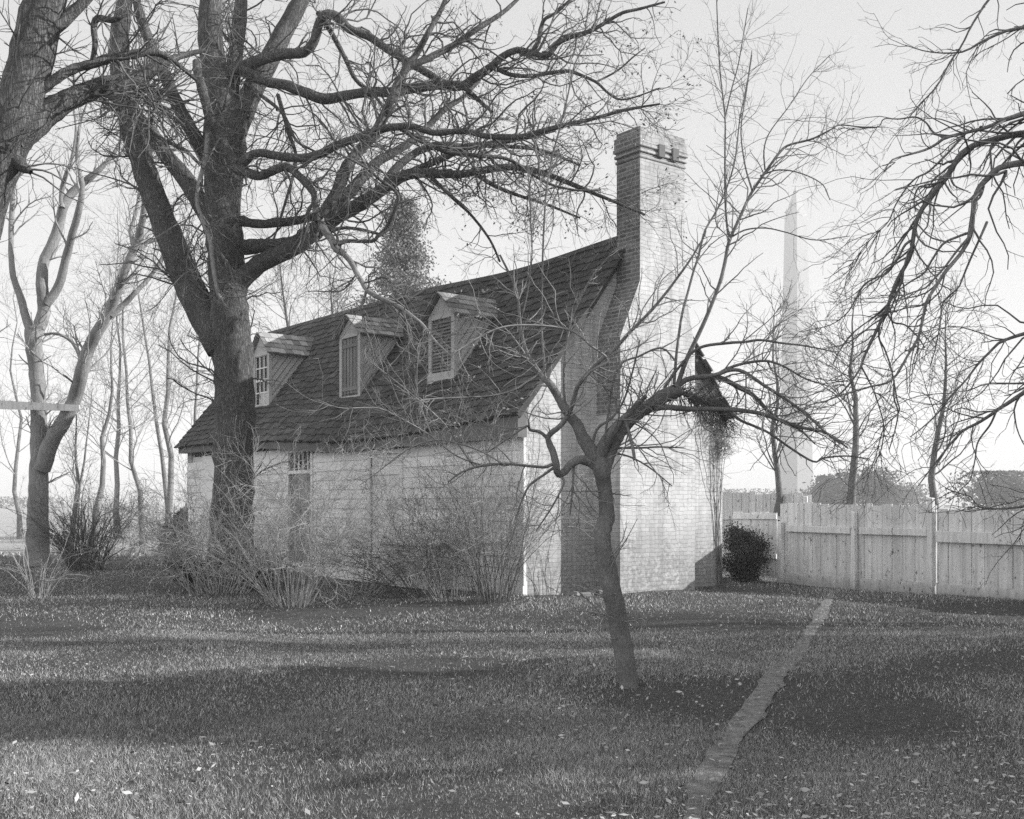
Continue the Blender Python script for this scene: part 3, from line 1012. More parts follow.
# ------------------------------------------------------------------ foliage masses
def crown(name, parent, m, centre, rad, n, size, r, hollow=0.45, origin=(0, 0, 0), cone=False, clumps=26):
    cp = r.standard_normal((clumps, 3)); cp /= np.linalg.norm(cp, axis=1, keepdims=True)
    cp *= r.uniform(hollow, 1.0, (clumps, 1))
    if cone:
        h = r.random(clumps) ** 1.25
        a = r.uniform(0, 2 * math.pi, clumps); q = (1 - h) * r.uniform(0.5, 1.0, clumps)
        cp = np.stack([np.cos(a) * q, np.sin(a) * q, h * 2 - 1], 1)
    k = r.integers(0, clumps, n)
    sp = 0.22 if not cone else 0.16
    p = cp[k] + r.standard_normal((n, 3)) * sp * np.array([1, 1, 0.7])
    if cone:
        p = cp[k] + r.standard_normal((n, 3)) * np.array([0.17, 0.17, 0.045])
    p = p * np.asarray(rad) + np.asarray(centre)
    p[:, 2] = np.maximum(p[:, 2], 0.05)
    V = cards(n, p, size, r) - np.asarray(origin)
    return quad_mesh(name, V, np.arange(len(V)).reshape(-1, 4), m, parent)


def conifer(label, x, y, h, rad, n, size, m, seed, group=None, base=0.08, clumps=90):
    r = np.random.default_rng(seed)
    t = thing("conifer", label, "tree", (x, y, 0), 0, group)
    Tubes().add(np.array([(0, 0, 0), (0.02, 0, h * .5), (0, 0, h * 0.98)]), np.array([h * 0.016, h * 0.010, 0.01]), 7).build("trunk", M['bark_mid'], t)
    b = Tubes(); k = 300
    hh = base * h + (0.97 - base) * h * r.random(k); a = r.uniform(0, 2 * math.pi, k); L = rad * (1 - hh / h) ** 0.9 * r.uniform(0.35, 1.2, k)
    q = np.linspace(0, 1, 5)[None, :, None]
    dirs = np.stack([np.cos(a), np.sin(a), np.full(k, 0.35)], 1)
    P = np.stack([np.zeros(k), np.zeros(k), hh], 1)[:, None] + dirs[:, None] * L[:, None, None] * q
    b.add(P, np.broadcast_to(np.linspace(0.03, 0.006, 5), (k, 5)) * h / 10, 3)
    b.build("branches", M['bark_mid'], t)
    # needle sprays strung along the branches
    i = r.integers(0, k, n); u = 0.15 + 0.9 * r.random(n) ** 0.7
    p = P[i, 0] + dirs[i] * (L[i] * u)[:, None] + r.standard_normal((n, 3)) * np.array([1, 1, 0.8]) * 0.05 * rad
    V = cards(n, p, size, r)
    quad_mesh("foliage", V, np.arange(len(V)).reshape(-1, 4), m, t)
    return t


conifer("tall dark conifer rising behind the cottage ridge", (403 - 512) / F * 52, 52.0, 16.3, 5.0, 60000, 0.075, M['needle_pale'], 5)

# shade throwing evergreen and neighbours, beyond the right edge
conifer("dense broad conifer standing beyond the right edge near the camera", 11.6, 9.3, 6.7, 4.0, 36000, 0.16, M['needle'], 6)

conifer("low spreading conifer added unseen beyond the right edge to shade the near lawn", 7.4, 6.0, 2.7, 1.6, 14000, 0.06, M['needle'], 9)  # added out of view to shade the right of the near lawn

# evergreen bush at the gable corner
r = np.random.default_rng(21)
eb = W(745, 580, 22.8); eb[2] = 0
t = thing("evergreen_bush", "dark rounded evergreen bush at the cottage corner beside the plank gate", "bush", eb)
Tubes().add(np.array([[(0, 0, 0), (0.05, 0, 0.5), (-0.1, 0, 1.0)]]), np.array([[0.05, 0.04, 0.02]]), 6).build("stem", M['bark_dark'], t)
crown("foliage", t, M['evergreen'], (-0.04, 0, 0.58), (0.42, 0.42, 0.62), 12000, 0.024, r, 0.55, clumps=26)
# ivy clad stump left of the big tree
eb = W(172, 562, 27.0); eb[2] = 0
t = thing("ivy_clump", "dark ivy grown stump left of the great tree before pale thicket", "bush", eb)
Tubes().add(np.array([[(0.2, 0, 0), (0.25, 0, 0.8), (0.3, 0, 1.5)]]), np.array([[0.16, 0.13, 0.1]]), 7).build("stump", M['bark_dark'], t)
crown("foliage", t, M['evergreen'], (0.1, 0, 0.65), (0.34, 0.35, 0.72), 9000, 0.035, r, 0.1, clumps=50)


# ------------------------------------------------------------------ the great tree
bt = Tree("great_tree", "massive bare furrowed tree with spreading crooked limbs before the cottage's long wall", "tree", (228, 588), 21.1, 'bark', seed=3)
bt.trace([(226, 592, 36), (229, 575, 27), (231, 545, 22.5), (233, 500, 20.5), (234, 450, 20), (235, 410, 19.5), (234, 370, 19.5), (231, 340, 20), (229, 310, 19), (227, 280, 18.5), (225, 250, 18.5), (223, 225, 18), (223, 200, 18), (224, 170, 20), (225, 140, 21), (224, 115, 18), (218, 85, 14), (212, 55, 12.5), (210, 25, 11.5), (212, -15, 10), (216, -60, 8), (214, -110, 5), (220, -150, 2)], 0.0, 'trunk', 16)
T_ = bt.trace
T_([(222, 350, 15), (210, 325, 15.5), (198, 305, 15), (188, 283, 14), (175, 252, 13.5), (160, 212, 12.5), (148, 180, 12), (138, 150, 11.5), (128, 115, 11), (121, 80, 10), (119, 40, 9), (124, 5, 8), (120, -45, 6), (126, -100, 3)], 0.12, sides=12)
T_([(216, 232, 10), (205, 212, 9.5), (193, 190, 9), (180, 172, 8.5), (166, 155, 8), (150, 132, 7.5), (132, 112, 6), (110, 95, 4), (85, 85, 2.5)], 0.5, sides=10)
T_([(214, 170, 9), (202, 150, 7.5), (190, 128, 7), (176, 102, 6.5), (166, 78, 6), (152, 48, 5.5), (141, 18, 5), (133, -20, 3.5), (128, -60, 2)], -0.3, sides=10)
T_([(232, 140, 12), (243, 112, 11), (255, 86, 10.5), (270, 58, 10), (284, 32, 9), (300, 2, 8), (318, -35, 6), (330, -80, 4), (350, -120, 2)], 0.35, sides=12)
T_([(226, 120, 9), (232, 85, 8), (236, 50, 7.5), (240, 15, 7), (243, -30, 5), (250, -90, 2)], 0.5, sides=10)
T_([(196, 62, 4), (198, 74, 4.5), (204, 96, 4.8), (211, 121, 5), (219, 135, 5), (227, 150, 5), (236, 168, 5), (249, 173, 4.6), (260, 176, 4.6), (277, 169, 4.4), (287, 167, 4.2), (300, 177, 4), (313, 192, 3.6), (315, 205, 3.2), (318, 222, 3)], -0.35, start=19.9, sides=8)
T_([(242, 163, 6), (250, 156, 4.8), (261, 153, 4.4), (278, 156, 4.4), (302, 158, 4.4), (320, 154, 4.4), (337, 145, 4.2), (357, 138, 4.2), (376, 131, 4.2), (393, 127, 4), (414, 127, 3.5), (435, 133, 3), (463, 131, 3), (486, 136, 3), (510, 137, 3), (524, 136, 2.8), (557, 127, 2.5), (592, 119, 2), (625, 110, 1.6), (660, 104, 1)], -0.15)
T_([(322, 216, 6.5), (329, 204, 6), (337, 191, 6.2), (347, 167, 6.2), (357, 153, 6), (374, 134, 5.6), (384, 116, 5), (390, 102, 4.6), (398, 84, 4.4), (407, 67, 4), (416, 55, 3.6), (428, 33, 3), (440, 12, 2.6), (452, -15, 2), (470, -45, 1.2)], 0.0, start=19.2)
T_([(232, 288, 12), (244, 277, 10), (263, 262, 9.5), (291, 248, 9), (312, 233, 9), (337, 216, 8), (362, 203, 7), (383, 189, 6.2), (403, 176, 5.6), (420, 173, 5), (440, 174, 4.4), (463, 174, 4), (484, 170, 3.8), (510, 167, 3.6), (527, 169, 3.2), (549, 175, 2.8), (576, 186, 2.4), (615, 202, 1.6), (645, 215, 0.9)], -0.2, sides=10)
T_([(384, 190, 5), (392, 173, 4.6), (403, 162, 4.2), (421, 150, 4), (440, 145, 3.8), (467, 147, 3.4), (500, 142, 3), (523, 138, 2.8), (555, 130, 2)], 0.2)
T_([(404, 177, 4.2), (420, 168, 3.6), (446, 157, 3.4), (468, 146, 3), (500, 146, 2.4), (540, 150, 1.8), (580, 165, 1.2)], -0.2)
T_([(243, 247, 8), (256, 246, 7.5), (272, 245, 6.5), (290, 243, 6), (304, 240, 6)], -0.1)
T_([(242, 221, 6), (250, 223, 4.6), (263, 224, 4.4), (287, 222, 4.4), (304, 219, 4.2), (320, 214, 4.2), (331, 208, 4)], -0.1)
T_([(322, 226, 5), (329, 214, 6), (341, 202, 6.4), (360, 180, 5.8), (376, 163, 5), (393, 153, 4.4), (413, 140, 3.8), (430, 124, 3.2), (446, 108, 3), (462, 98, 2.4), (480, 80, 1.4)], 0.45)
T_([(320, 218, 4), (322, 225, 4), (326, 232, 4), (331, 238, 4), (336, 248, 4), (344, 254, 3), (351, 262, 2.8), (356, 272, 2.6), (361, 280, 2.6), (368, 291, 2.5), (380, 298, 2.4), (398, 306, 2.1), (412, 316, 1.8), (422, 324, 1.6), (431, 336, 1.3), (440, 346, 1), (448, 353, .8)], -0.55, m=M['bark_pale'])  # sunlight along this limb is put into its paler bark
T_([(336, 246, 3), (342, 242, 2.4), (350, 241, 2), (372, 241, 2), (378, 236, 2), (386, 228, 1.9), (394, 212, 1.8), (398, 197, 1.8), (392, 188, 1.6), (379, 179, 1.5), (368, 169, 1.4), (352, 160, 1.2), (335, 152, 1)], -0.3)
T_([(331, 231, 2.4), (342, 228, 1.8), (358, 229, 1.6), (379, 234, 1.4), (384, 236, 1)], -0.2)
T_([(218, 78, 8), (241, 68, 6.4), (263, 59, 6), (284, 54, 5.4), (304, 52, 5.4), (314, 41, 5), (319, 24, 5), (325, 15, 5), (336, 16, 4.8), (349, 29, 4.6), (368, 36, 4.2), (387, 49, 4), (405, 60, 4), (427, 73, 3.8), (445, 83, 3.5), (463, 87, 3), (476, 98, 2.2), (492, 112, 1.5)], -0.12)
T_([(240, 70, 6), (254, 76, 5.6), (269, 82, 5.6), (285, 85, 5.4), (306, 93, 5.4), (325, 99, 5.6), (349, 95, 5.2), (370, 92, 5), (392, 92, 5), (415, 88, 5), (440, 85, 4.8), (462, 86, 4.8), (476, 77, 4.6), (491, 67, 4.2), (502, 57, 3.8), (517, 50, 3.4), (532, 53, 3.2), (547, 56, 3), (557, 44, 2.7), (570, 37, 2.6), (588, 32, 2.4), (603, 24, 2), (622, 13, 1.8), (639, 9, 1.5), (665, 2, 1)], -0.1)
T_([(532, 52, 2.6), (538, 42, 2.4), (541, 28, 2.2), (545, 19, 2), (557, 12, 1.7), (575, -5, 1.2)], 0.2)
T_([(489, 66, 3), (499, 70, 2.4), (512, 75, 2.2), (532, 76, 2.1), (549, 73, 2), (568, 71, 1.9), (578, 74, 1.7), (596, 82, 1.5), (607, 92, 1.3), (618, 99, 1.1), (632, 98, .9), (660, 88, .7)], -0.1)
T_([(405, 68, 3.6), (422, 61, 3.6), (441, 52, 3.5), (457, 43, 3.3), (474, 31, 3), (493, 19, 2.6), (506, 10, 2.2), (525, -8, 1.6)], 0.2)
T_([(596, 82, 1.2), (612, 74, 1), (621, 68, .9), (632, 58, .8), (645, 48, .6)], 0.0)
T_([(318, 12, 3), (330, 30, 2.6), (345, 58, 2.4), (356, 80, 2.2), (372, 92, 2)], 0.3, start=20.8)
T_([(400, 128, 2.5), (420, 140, 2.6), (448, 152, 2.4), (480, 156, 2.2), (510, 160, 1.8), (545, 182, 1.5), (575, 190, 1.2), (600, 190, .9)], 0.25)
T_([(470, 170, 2.6), (495, 186, 2.2), (520, 196, 1.8), (548, 205, 1.4), (580, 218, 1)], 0.3)
T_([(430, 176, 2.2), (455, 200, 1.7), (472, 216, 1.4), (490, 240, 1.2), (500, 262, 1)], 0.1)
T_([(278, 95, 2.2), (288, 130, 1.9), (296, 160, 1.6), (286, 200, 1.4), (278, 226, 1.1)], -0.3)
T_([(245, 82, 2), (262, 96, 1.9), (283, 114, 1.6), (296, 140, 1.4), (312, 150, 1.1), (330, 158, .9)], -0.4)
T_([(208, 135, 3), (205, 160, 2.6), (197, 200, 2), (210, 240, 2.4), (212, 258, 2.2), (217, 290, 2), (222, 300, 1.6)], -0.4, start=19.4, m=M['bark_pale'])
T_([(100, 100, 2), (130, 115, 2.2), (160, 138, 2), (185, 150, 1.8), (200, 165, 1.4)], -0.3, start=19.6)
last = bt.twigs(M['twig'], [
    dict(count=700, length=(0.7, 2.4), ang=(30, 75), steps=9, wig=0.30, trop=(0.01, 0, 0.0), rfac=0.42, tmin=0.12, rmin=0.006, rmax=0.022, sides=4),
    dict(count=3300, length=(0.35, 1.1), ang=(25, 65), steps=6, wig=0.22, trop=(0, 0, -0.02), rfac=0.6, tmin=0.1, rmin=0.0045, rmax=0.012),
    dict(count=9000, length=(0.14, 0.5), ang=(25, 60), steps=4, wig=0.2, trop=(0, 0, 0.03), rfac=0.7, rmin=0.0035, rmax=0.008)], 'twigs')
# dry pods hanging on the right hand twigs
tips = last[0][:, -1]
pxx = 512 + tips[:, 0] / tips[:, 1] * F
sel = tips[(pxx > 440) & (bt.r.random(len(tips)) < 0.22)]
p = np.repeat(sel, 3, 0) + bt.r.standard_normal((len(sel) * 3, 3)) * 0.04 - np.array([0, 0, 0.05])
pv_ = cards(len(p), p, 0.030, bt.r) - bt.b
o = quad_mesh("dry_pods", pv_, np.arange(len(pv_)).reshape(-1, 4), M['pod'], bt.root)
o['kind'] = 'stuff'
# broom of suckers on the left limb
bp = [(np.array([W(118, 85, 19.8), W(140, 95, 19.3), W(160, 100, 19.0)]), np.array([0.07, 0.07, 0.05]))]
bt.twigs(M['twig'], [dict(count=95, length=(0.7, 2.0), ang=(30, 110), steps=7, wig=0.2, trop=(0, 0, -0.03), rfac=0.3, rmin=0.006, rmax=0.02, sides=4, fall=0.1),
                     dict(count=320, length=(0.2, 0.7), ang=(25, 65), steps=4, wig=0.2, rfac=0.6, rmin=0.004, rmax=0.01)], 'suckers', bp)
# dark growth of ivy at the foot
crown("ivy", bt.root, M['evergreen'], (0, 0, 0.35), (0.85, 0.6, 0.5), 3200, 0.06, bt.r, 0.2)

# ------------------------------------------------------------------ the leaning tree at the left edge
lt = Tree("leaning_tree", "thick dark trunk leaning in at the left edge with one heavy limb", "tree", (-75, 640), 13.0, 'bark', seed=5)
lt.trace([(-75, 642, 34), (-70, 600, 28), (-66, 500, 25), (-58, 400, 24), (-42, 300, 24), (-24, 225, 23), (-6, 170, 23), (14, 120, 22), (28, 70, 21), (40, 20, 20), (56, -40, 17), (66, -110, 13), (86, -190, 8), (90, -260, 3)], 0.0, 'trunk', 16)
lt.trace([(14, 140, 16), (32, 125, 14), (46, 114, 12.5), (60, 105, 11.5), (80, 95, 10), (98, 88, 9), (116, 82, 8), (134, 78, 6.5), (152, 70, 5), (175, 58, 3.5), (205, 50, 2)], 0.5, sides=12)
lt.trace([(40, 90, 6), (60, 76, 5), (76, 68, 4.6), (92, 64, 4.6), (110, 58, 5), (130, 55, 4.6), (152, 52, 4), (172, 60, 2.6), (196, 80, 1.6)], 0.3)
lt.trace([(46, 36, 7), (70, 15, 6), (95, -10, 5), (125, -45, 3)], 0.2)
lt.trace([(92, 64, 2.6), (95, 45, 3), (94, 25, 3.4), (99, 18, 3.4), (112, 20, 3), (126, 14, 2.4)], -0.2)
lt.trace([(8, 155, 9), (22, 166, 6.5), (31, 172, 2.5)], -0.3, sides=8)
lt.twigs(M['twig'], [
    dict(count=120, length=(0.5, 1.5), ang=(30, 80), steps=7, wig=0.2, rfac=0.3, tmin=0.3, rmin=0.005, rmax=0.016, sides=4),
    dict(count=600, length=(0.2, 0.7), ang=(25, 65), steps=5, wig=0.22, trop=(0, 0, -0.02), rfac=0.6, rmin=0.0035, rmax=0.008)])

# ------------------------------------------------------------------ the pale twin trunk with the plank
pt_ = Tree("forked_tree", "pale forked bare tree at left carrying a nailed plank", "tree", (40, 556), 29.0, 'bark_pale', seed=8)
pt_.trace([(38, 566, 13), (38, 530, 10.5), (38.5, 490, 9.5), (39, 450, 8.5), (39, 410, 7.5), (37, 375, 7.5), (34, 345, 8), (33, 330, 8)], 0.0, 'trunk', 12)
pt_.trace([(34, 338, 6), (26, 318, 4.2), (20, 295, 3.8), (13, 275, 3.2), (11, 238, 2.8), (13, 185, 2.4), (15, 120, 1.8), (22, 60, 1)], 0.2)
pt_.trace([(35, 336, 7), (44, 312, 6.6), (42, 285, 6), (44, 262, 5.6), (53, 243, 5.6), (60, 221, 5), (64, 205, 4.8), (76, 189, 4.2), (92, 176, 3.6), (102, 167, 2.6), (116, 150, 2), (130, 120, 1.2)], 0.1)
pt_.trace([(62, 208, 3), (62, 189, 2.5), (67, 172, 2.2), (72, 158, 1.8), (76, 130, 1.3), (72, 100, .8)], -0.2)
pt_.trace([(46, 304, 5), (59, 285, 4.6), (66, 258, 4.2), (73, 232, 3.8), (80, 205, 3.4), (82, 185, 2.8), (77, 158, 2), (80, 125, 1.4), (90, 95, .8)], -0.2)
pt_.trace([(42, 470, 8), (50, 445, 8), (58, 430, 7.6), (66, 417, 7.4), (75, 397, 7), (82, 371, 6.8), (88, 350, 6.4), (96, 334, 6), (109, 312, 5), (117, 291, 4.8), (127, 265, 4.4), (137, 242, 4), (143, 217, 3.2), (146, 190, 2.6), (150, 160, 1.8), (158, 120, 1)], -0.25, sides=10)
pt_.trace([(111, 316, 3.4), (125, 303, 3), (135, 293, 2.6), (150, 277, 2.2), (162, 258, 1.8), (174, 235, 1.2)], 0.2)
pt_.trace([(139, 250, 2.6), (146, 243, 2.3), (157, 239, 1.9), (170, 232, 1.2)], 0.3)
pt_.trace([(134, 245, 2.6), (131, 230, 2.2), (137, 208, 1.8), (140, 180, 1.1)], 0.3)
pt_.trace([(81, 378, 2.4), (80, 358, 2), (72, 342, 1.8), (58, 334, 1.4), (44, 334, 1)], 0.3)
pt_.twigs(M['twig_pale'], [
    dict(count=150, length=(0.6, 2.4), ang=(25, 60), steps=8, wig=0.16, trop=(0, 0, 0.05), rfac=0.4, tmin=0.25, rmin=0.008, rmax=0.03, sides=4),
    dict(count=800, length=(0.3, 1.1), ang=(25, 60), steps=6, wig=0.2, trop=(0, 0, 0.03), rfac=0.6, rmin=0.006, rmax=0.012)])
a, b_ = W(-40, 403, 28.5), W(79, 408, 28.3)
pl = MB()
h1, h2 = 0.13, 0.08
pl.hexa([(a[0], a[1], a[2] - h1), (b_[0], b_[1], b_[2] - h2), (b_[0], b_[1] + .04, b_[2] - h2), (a[0], a[1] + .04, a[2] - h1),
         (a[0], a[1], a[2] + h1), (b_[0], b_[1], b_[2] + h2), (b_[0], b_[1] + .04, b_[2] + h2), (a[0], a[1] + .04, a[2] + h1)])
tag(pl.build("plank", M['fence']), "pale horizontal plank nailed across the forked tree's two stems", "plank")


# ------------------------------------------------------------------ generic bare trees further off
def bare_tree(label, px, base_y, Z, h, r0, seed, lean=0.0, m='bark_mid', tm='twig', group=None, name="bare_tree", cnt=(18, 130, 420), spread=1.0, fork=None, first=0.2):
    r = np.random.default_rng(seed)
    x = (px - 512) / F * Z
    t = thing(name, label, "tree", (x, Z, 0), 0, group)
    n = 12
    zz = np.linspace(0, 1, n)
    P = np.stack([lean * h * zz + np.cumsum(r.standard_normal(n) * 0.011 * h), np.cumsum(r.standard_normal(n) * 0.011 * h), zz * h], 1)
    P -= P[0]
    Rr = r0 * (1 - zz) ** 1.15 + 0.010; Rr[0] *= 1.35
    tr = [(P, Rr)]
    if fork:
        P2 = P.copy(); P2[:, 0] = fork * h * zz ** 1.1; P2[:, 1] += 0.2
        tr.append((P2, Rr * 0.75))
    tb_ = Tubes()
    for p_, q_ in tr: tb_.add(p_, q_, 7)
    tb_.build("trunk", M[m], t)
    A = np.array([p_ for p_, _ in tr]); B = np.array([q_ for _, q_ in tr])
    P1, R1 = grow(A, B, cnt[0], (0.22 * h * spread, 0.55 * h * spread), (25, 65), 10, 0.15, (0, 0, 0.07), 0.30, first, 0.011, 9, 0.2, True, 0.7, r=r)
    P2, R2 = grow(P1, R1, cnt[1], (0.08 * h, 0.24 * h), (25, 60), 8, 0.19, (0, 0, 0.04), 0.55, 0.1, 0.006, 0.02, 0.4, r=r)
    P3, R3 = grow(P2, R2, cnt[2], (0.03 * h, 0.10 * h), (25, 60), 5, 0.22, (0, 0, 0.02), 0.6, 0.1, 0.0045, 0.009, 0.5, r=r)
    tag(Tubes().add(P1, R1, 5).add(P2, R2, 3).add(P3, R3, 3).build("crown", M[tm], t), kind='stuff')
    return t


G1 = "slender bare trees in the hazy thicket at left"
bare_tree("slim bare tree leaning left in the thicket right of the forked tree", 143, 545, 36, 11.0, 0.085, 31, -0.12, m='bark_pale', tm='twig_pale', group=G1, cnt=(18, 130, 420))
bare_tree("dark slanting sapling crossing to the right behind the twiggy shrub", 88, 552, 34, 8.0, 0.11, 32, 0.14, m='bark_pale', tm='twig_pale', group=G1)
bare_tree("upright bare tree with many rising branches left of the cottage eave", 172, 550, 38, 12.0, 0.125, 33, 0.0, m='bark_pale', tm='twig_pale', group=G1, cnt=(24, 200, 700), fork=-0.13)
bare_tree("thin bare tree touching the far end of the eave", 186, 552, 36.5, 10, 0.075, 34, 0.03, m='bark_pale', tm='twig_pale', group=G1)
bare_tree("short dark forked sapling between the two pale stems and the shrub", 70, 548, 38, 5.6, 0.10, 35, 0.01, m='bark_pale', tm='twig_pale', group=G1, fork=0.14, cnt=(16, 120, 500))
bare_tree("faint bare tree far back in the middle of the thicket", 118, 540, 52, 14, 0.14, 36, 0.01, 'bark_pale', 'twig_pale', G1, cnt=(22, 170, 600))
bare_tree("pale bare tree half hidden behind the forked tree", 20, 540, 50, 12, 0.11, 37, 0.02, 'bark_pale', 'twig_pale', G1)
G2 = "bare treetops showing above the cottage ridge"
bare_tree("bare treetop fanning out above the far end of the ridge", 292, 520, 46, 13.2, 0.2, 41, 0.0, group=G2, cnt=(34, 240, 800))
bare_tree("bare treetop just left of the conifer over the ridge", 338, 520, 47, 12.8, 0.2, 42, 0.02, group=G2, cnt=(34, 240, 800))
G3 = "bare saplings standing behind the plank fence"
bare_tree("slim bare sapling in front of the distant obelisk behind the gate", 778, 520, 27.5, 6.4, 0.11, 51, 0.0, group=G3, cnt=(18, 130, 420), spread=1.0, first=0.34)
bare_tree("straight bare sapling behind the middle of the plank fence", 850, 520, 26.0, 6.5, 0.135, 52, 0.002, group=G3, cnt=(19, 130, 420), spread=1.0, first=0.3)
bare_tree("paler bare sapling behind the right hand fence post", 936, 520, 24.5, 5.9, 0.11, 53, 0.003, group=G3, cnt=(19, 130, 420), spread=1.0, first=0.3, m='bark_mid')

G4 = "bare trees beyond the right edge"
for lb, X_, Y_, h_, sd_ in (("bare tree beyond the right edge, nearer of the two past the conifer", 15.5, 12.4, 9.5, 57), ("bare tree beyond the right edge, farther of the two past the conifer", 17.5, 15.0, 11, 58)):
    bare_tree(lb, 512 + X_ / Y_ * F, 600, Y_, h_, 0.24, sd_, group=G4, cnt=(26, 240, 700), spread=1.1, fork=0.15)

# ------------------------------------------------------------------ the small crooked tree in front
ct = Tree("crooked_tree", "small crooked bare tree on the lawn with a broken limb and long upright shoots", "tree", (630, 693), 9.36, 'bark_dark', seed=12)
def C_(pts, *a, **k):
    f_ = 1.0 if max(p_[2] for p_ in pts) > 5 else 0.82
    return ct.trace([(x, y, r * f_) for x, y, r in pts], *a, **k)


C_([(632, 699, 15), (631, 694, 12), (629, 686, 10), (625, 660, 10), (620, 630, 10), (614, 600, 9.8), (608, 572, 9.2), (603, 545, 8.6), (603, 530, 8.4), (607, 516, 8.2), (606, 500, 7.4), (604, 485, 7.6), (602, 470, 8.6), (598, 460, 9)], 0.0, 'trunk', 12)
C_([(604, 474, 6), (608, 460, 6), (613, 446, 6), (624, 427, 6.5), (637, 414, 6.6), (652, 404, 6.8), (664, 396, 7.2), (674, 392, 7), (681, 391, 5.6)], 0.2, sides=10)
C_([(596, 463, 7), (591, 452, 7), (584, 440, 6.5), (577, 425, 5.6), (566, 410, 5), (558, 396, 4.4), (549, 383, 3.8), (540, 374, 3), (527, 352, 2), (521, 330, 1.6), (516, 290, 1.3), (500, 255, 1)], 0.1, sides=10)
C_([(598, 458, 6.5), (604, 446, 6.5), (612, 432, 5.5), (622, 420, 3.4), (634, 408, 2.6), (646, 396, 2)], -0.3, sides=8)
C_([(598, 466, 6), (588, 461, 5), (578, 460, 4.2), (570, 465, 4), (564, 472, 4), (558, 474, 3.6), (556, 464, 3.6), (553, 452, 3.4), (548, 440, 3), (550, 434, 2.8), (562, 424, 2.5), (571, 408, 2.3), (578, 386, 2.2), (594, 367, 2), (614, 350, 1.9), (629, 333, 1.8), (657, 304, 1.5), (688, 263, 1.1), (705, 235, .7)], -0.25, sides=8)
C_([(547, 438, 2.2), (540, 432, 2), (530, 430, 1.8), (527, 426, 1.4), (510, 437, 1.1), (488, 452, .9)], -0.2, sides=6)
C_([(555, 463, 2.2), (545, 467, 1.9), (530, 466, 1.7), (505, 464, 1.6), (481, 466, 1.5), (462, 472, 1.2), (448, 482, .9)], -0.3, sides=6)
C_([(556, 466, 1.8), (545, 474, 1.6), (530, 485, 1.3), (522, 500, 1.1), (515, 520, .7)], -0.1, sides=6)
C_([(652, 408, 4.4), (664, 407, 3.8), (676, 408, 3.5), (690, 409, 3.3), (712, 409, 3), (735, 410, 2.8), (758, 413, 2.6), (777, 419, 2.3), (800, 427, 2), (826, 433, 1.7), (848, 448, 1)], 0.1, sides=8)
C_([(674, 388, 4), (686, 380, 3.4), (700, 377, 3.4), (720, 378, 3.2), (738, 387, 2.9), (754, 396, 2.6), (769, 412, 2.2), (785, 423, 1.8), (800, 430, 1.3), (815, 444, .9)], 0.25, sides=8)
C_([(706, 377, 2.8), (718, 374, 2.4), (731, 370, 2.3), (744, 372, 2.2), (765, 386, 2), (787, 400, 1.8), (806, 414, 1.6), (823, 430, 1.3), (840, 444, .8)], -0.1, sides=6)
C_([(716, 375, 2), (729, 368, 1.8), (746, 363, 1.7), (767, 361, 1.5), (785, 367, 1.3), (804, 378, 1), (828, 386, .7)], 0.3, sides=6)
C_([(664, 388, 2), (680, 366, 1.6), (699, 348, 1.8), (728, 343, 1.8), (745, 342, 1.6), (760, 340, 1.5), (781, 343, 1.3), (806, 346, 1), (835, 352, .7)], -0.2, sides=6)
C_([(728, 410, 2), (740, 420, 1.8), (754, 426, 1.6), (769, 433, 1.5), (789, 447, 1.4), (806, 458, 1.3), (816, 462, 1.2), (824, 458, 1.1), (847, 456, 1), (870, 459, .6)], 0.2, sides=6)
C_([(678, 384, 3), (684, 366, 2.8), (690, 352, 2.7), (702, 327, 2.5), (711, 306, 2.3), (720, 282, 2.2), (725, 262, 2.2), (729, 242, 2.1), (740, 217, 1.9), (752, 192, 1.8), (769, 167, 1.6), (780, 152, 1.5), (789, 145, 1.4), (812, 139, 1.2), (830, 130, 1), (840, 125, .9), (862, 127, .8), (885, 127, .6)], 0.05, sides=6)
C_([(729, 242, 1.6), (726, 215, 1.3), (725, 187, 1.2), (725, 150, 1.1), (725, 117, 1), (720, 70, .9), (717, 10, .7), (716, -40, .5)], -0.1, sides=5)
C_([(725, 118, 1), (732, 88, .9), (738, 66, .8), (743, 38, .7), (748, 8, .6)], 0.2, sides=5)
C_([(674, 384, 2.2), (677, 350, 1.8), (682, 315, 1.7), (688, 292, 1.6), (694, 270, 1.5), (698, 258, 1.5), (705, 231, 1.4), (716, 212, 1.3), (726, 190, 1.1), (735, 160, 1), (740, 118, .8), (746, 90, .7), (752, 50, .5)], 0.2, sides=5)
C_([(752, 190, 1.3), (745, 165, 1), (741, 130, .9), (746, 95, .8), (752, 55, .6)], 0.3, sides=5)
C_([(765, 170, 1), (764, 150, .9), (770, 132, .8), (790, 105, .7), (808, 78, .6), (830, 55, .5)], 0.1, sides=5)
C_([(730, 238, 1.2), (745, 230, 1), (765, 228, .9), (785, 232, .8), (815, 240, .7), (850, 236, .5)], -0.2, sides=5)
C_([(760, 176, 1), (778, 170, .9), (800, 173, .8), (822, 184, .7), (830, 200, .6)], -0.3, sides=5)
C_([(545, 372, 1.6), (542, 335, 1.4), (542, 300, 1.3), (543, 250, 1.3), (545, 210, 1.3), (547, 186, 1.3), (553, 154, 1.3), (560, 128, 1.2), (568, 95, 1.1), (575, 64, 1), (590, 36, .8), (604, 10, .6)], 0.15, sides=5)
C_([(565, 408, 1.8), (564, 375, 1.5), (566, 347, 1.4), (572, 318, 1.3), (590, 280, 1.1), (610, 255, .8)], -0.2, sides=5)
C_([(520, 325, 1), (528, 290, 1), (532, 255, .9), (531, 228, .9), (530, 195, .8), (527, 160, .6)], 0.1, sides=5)
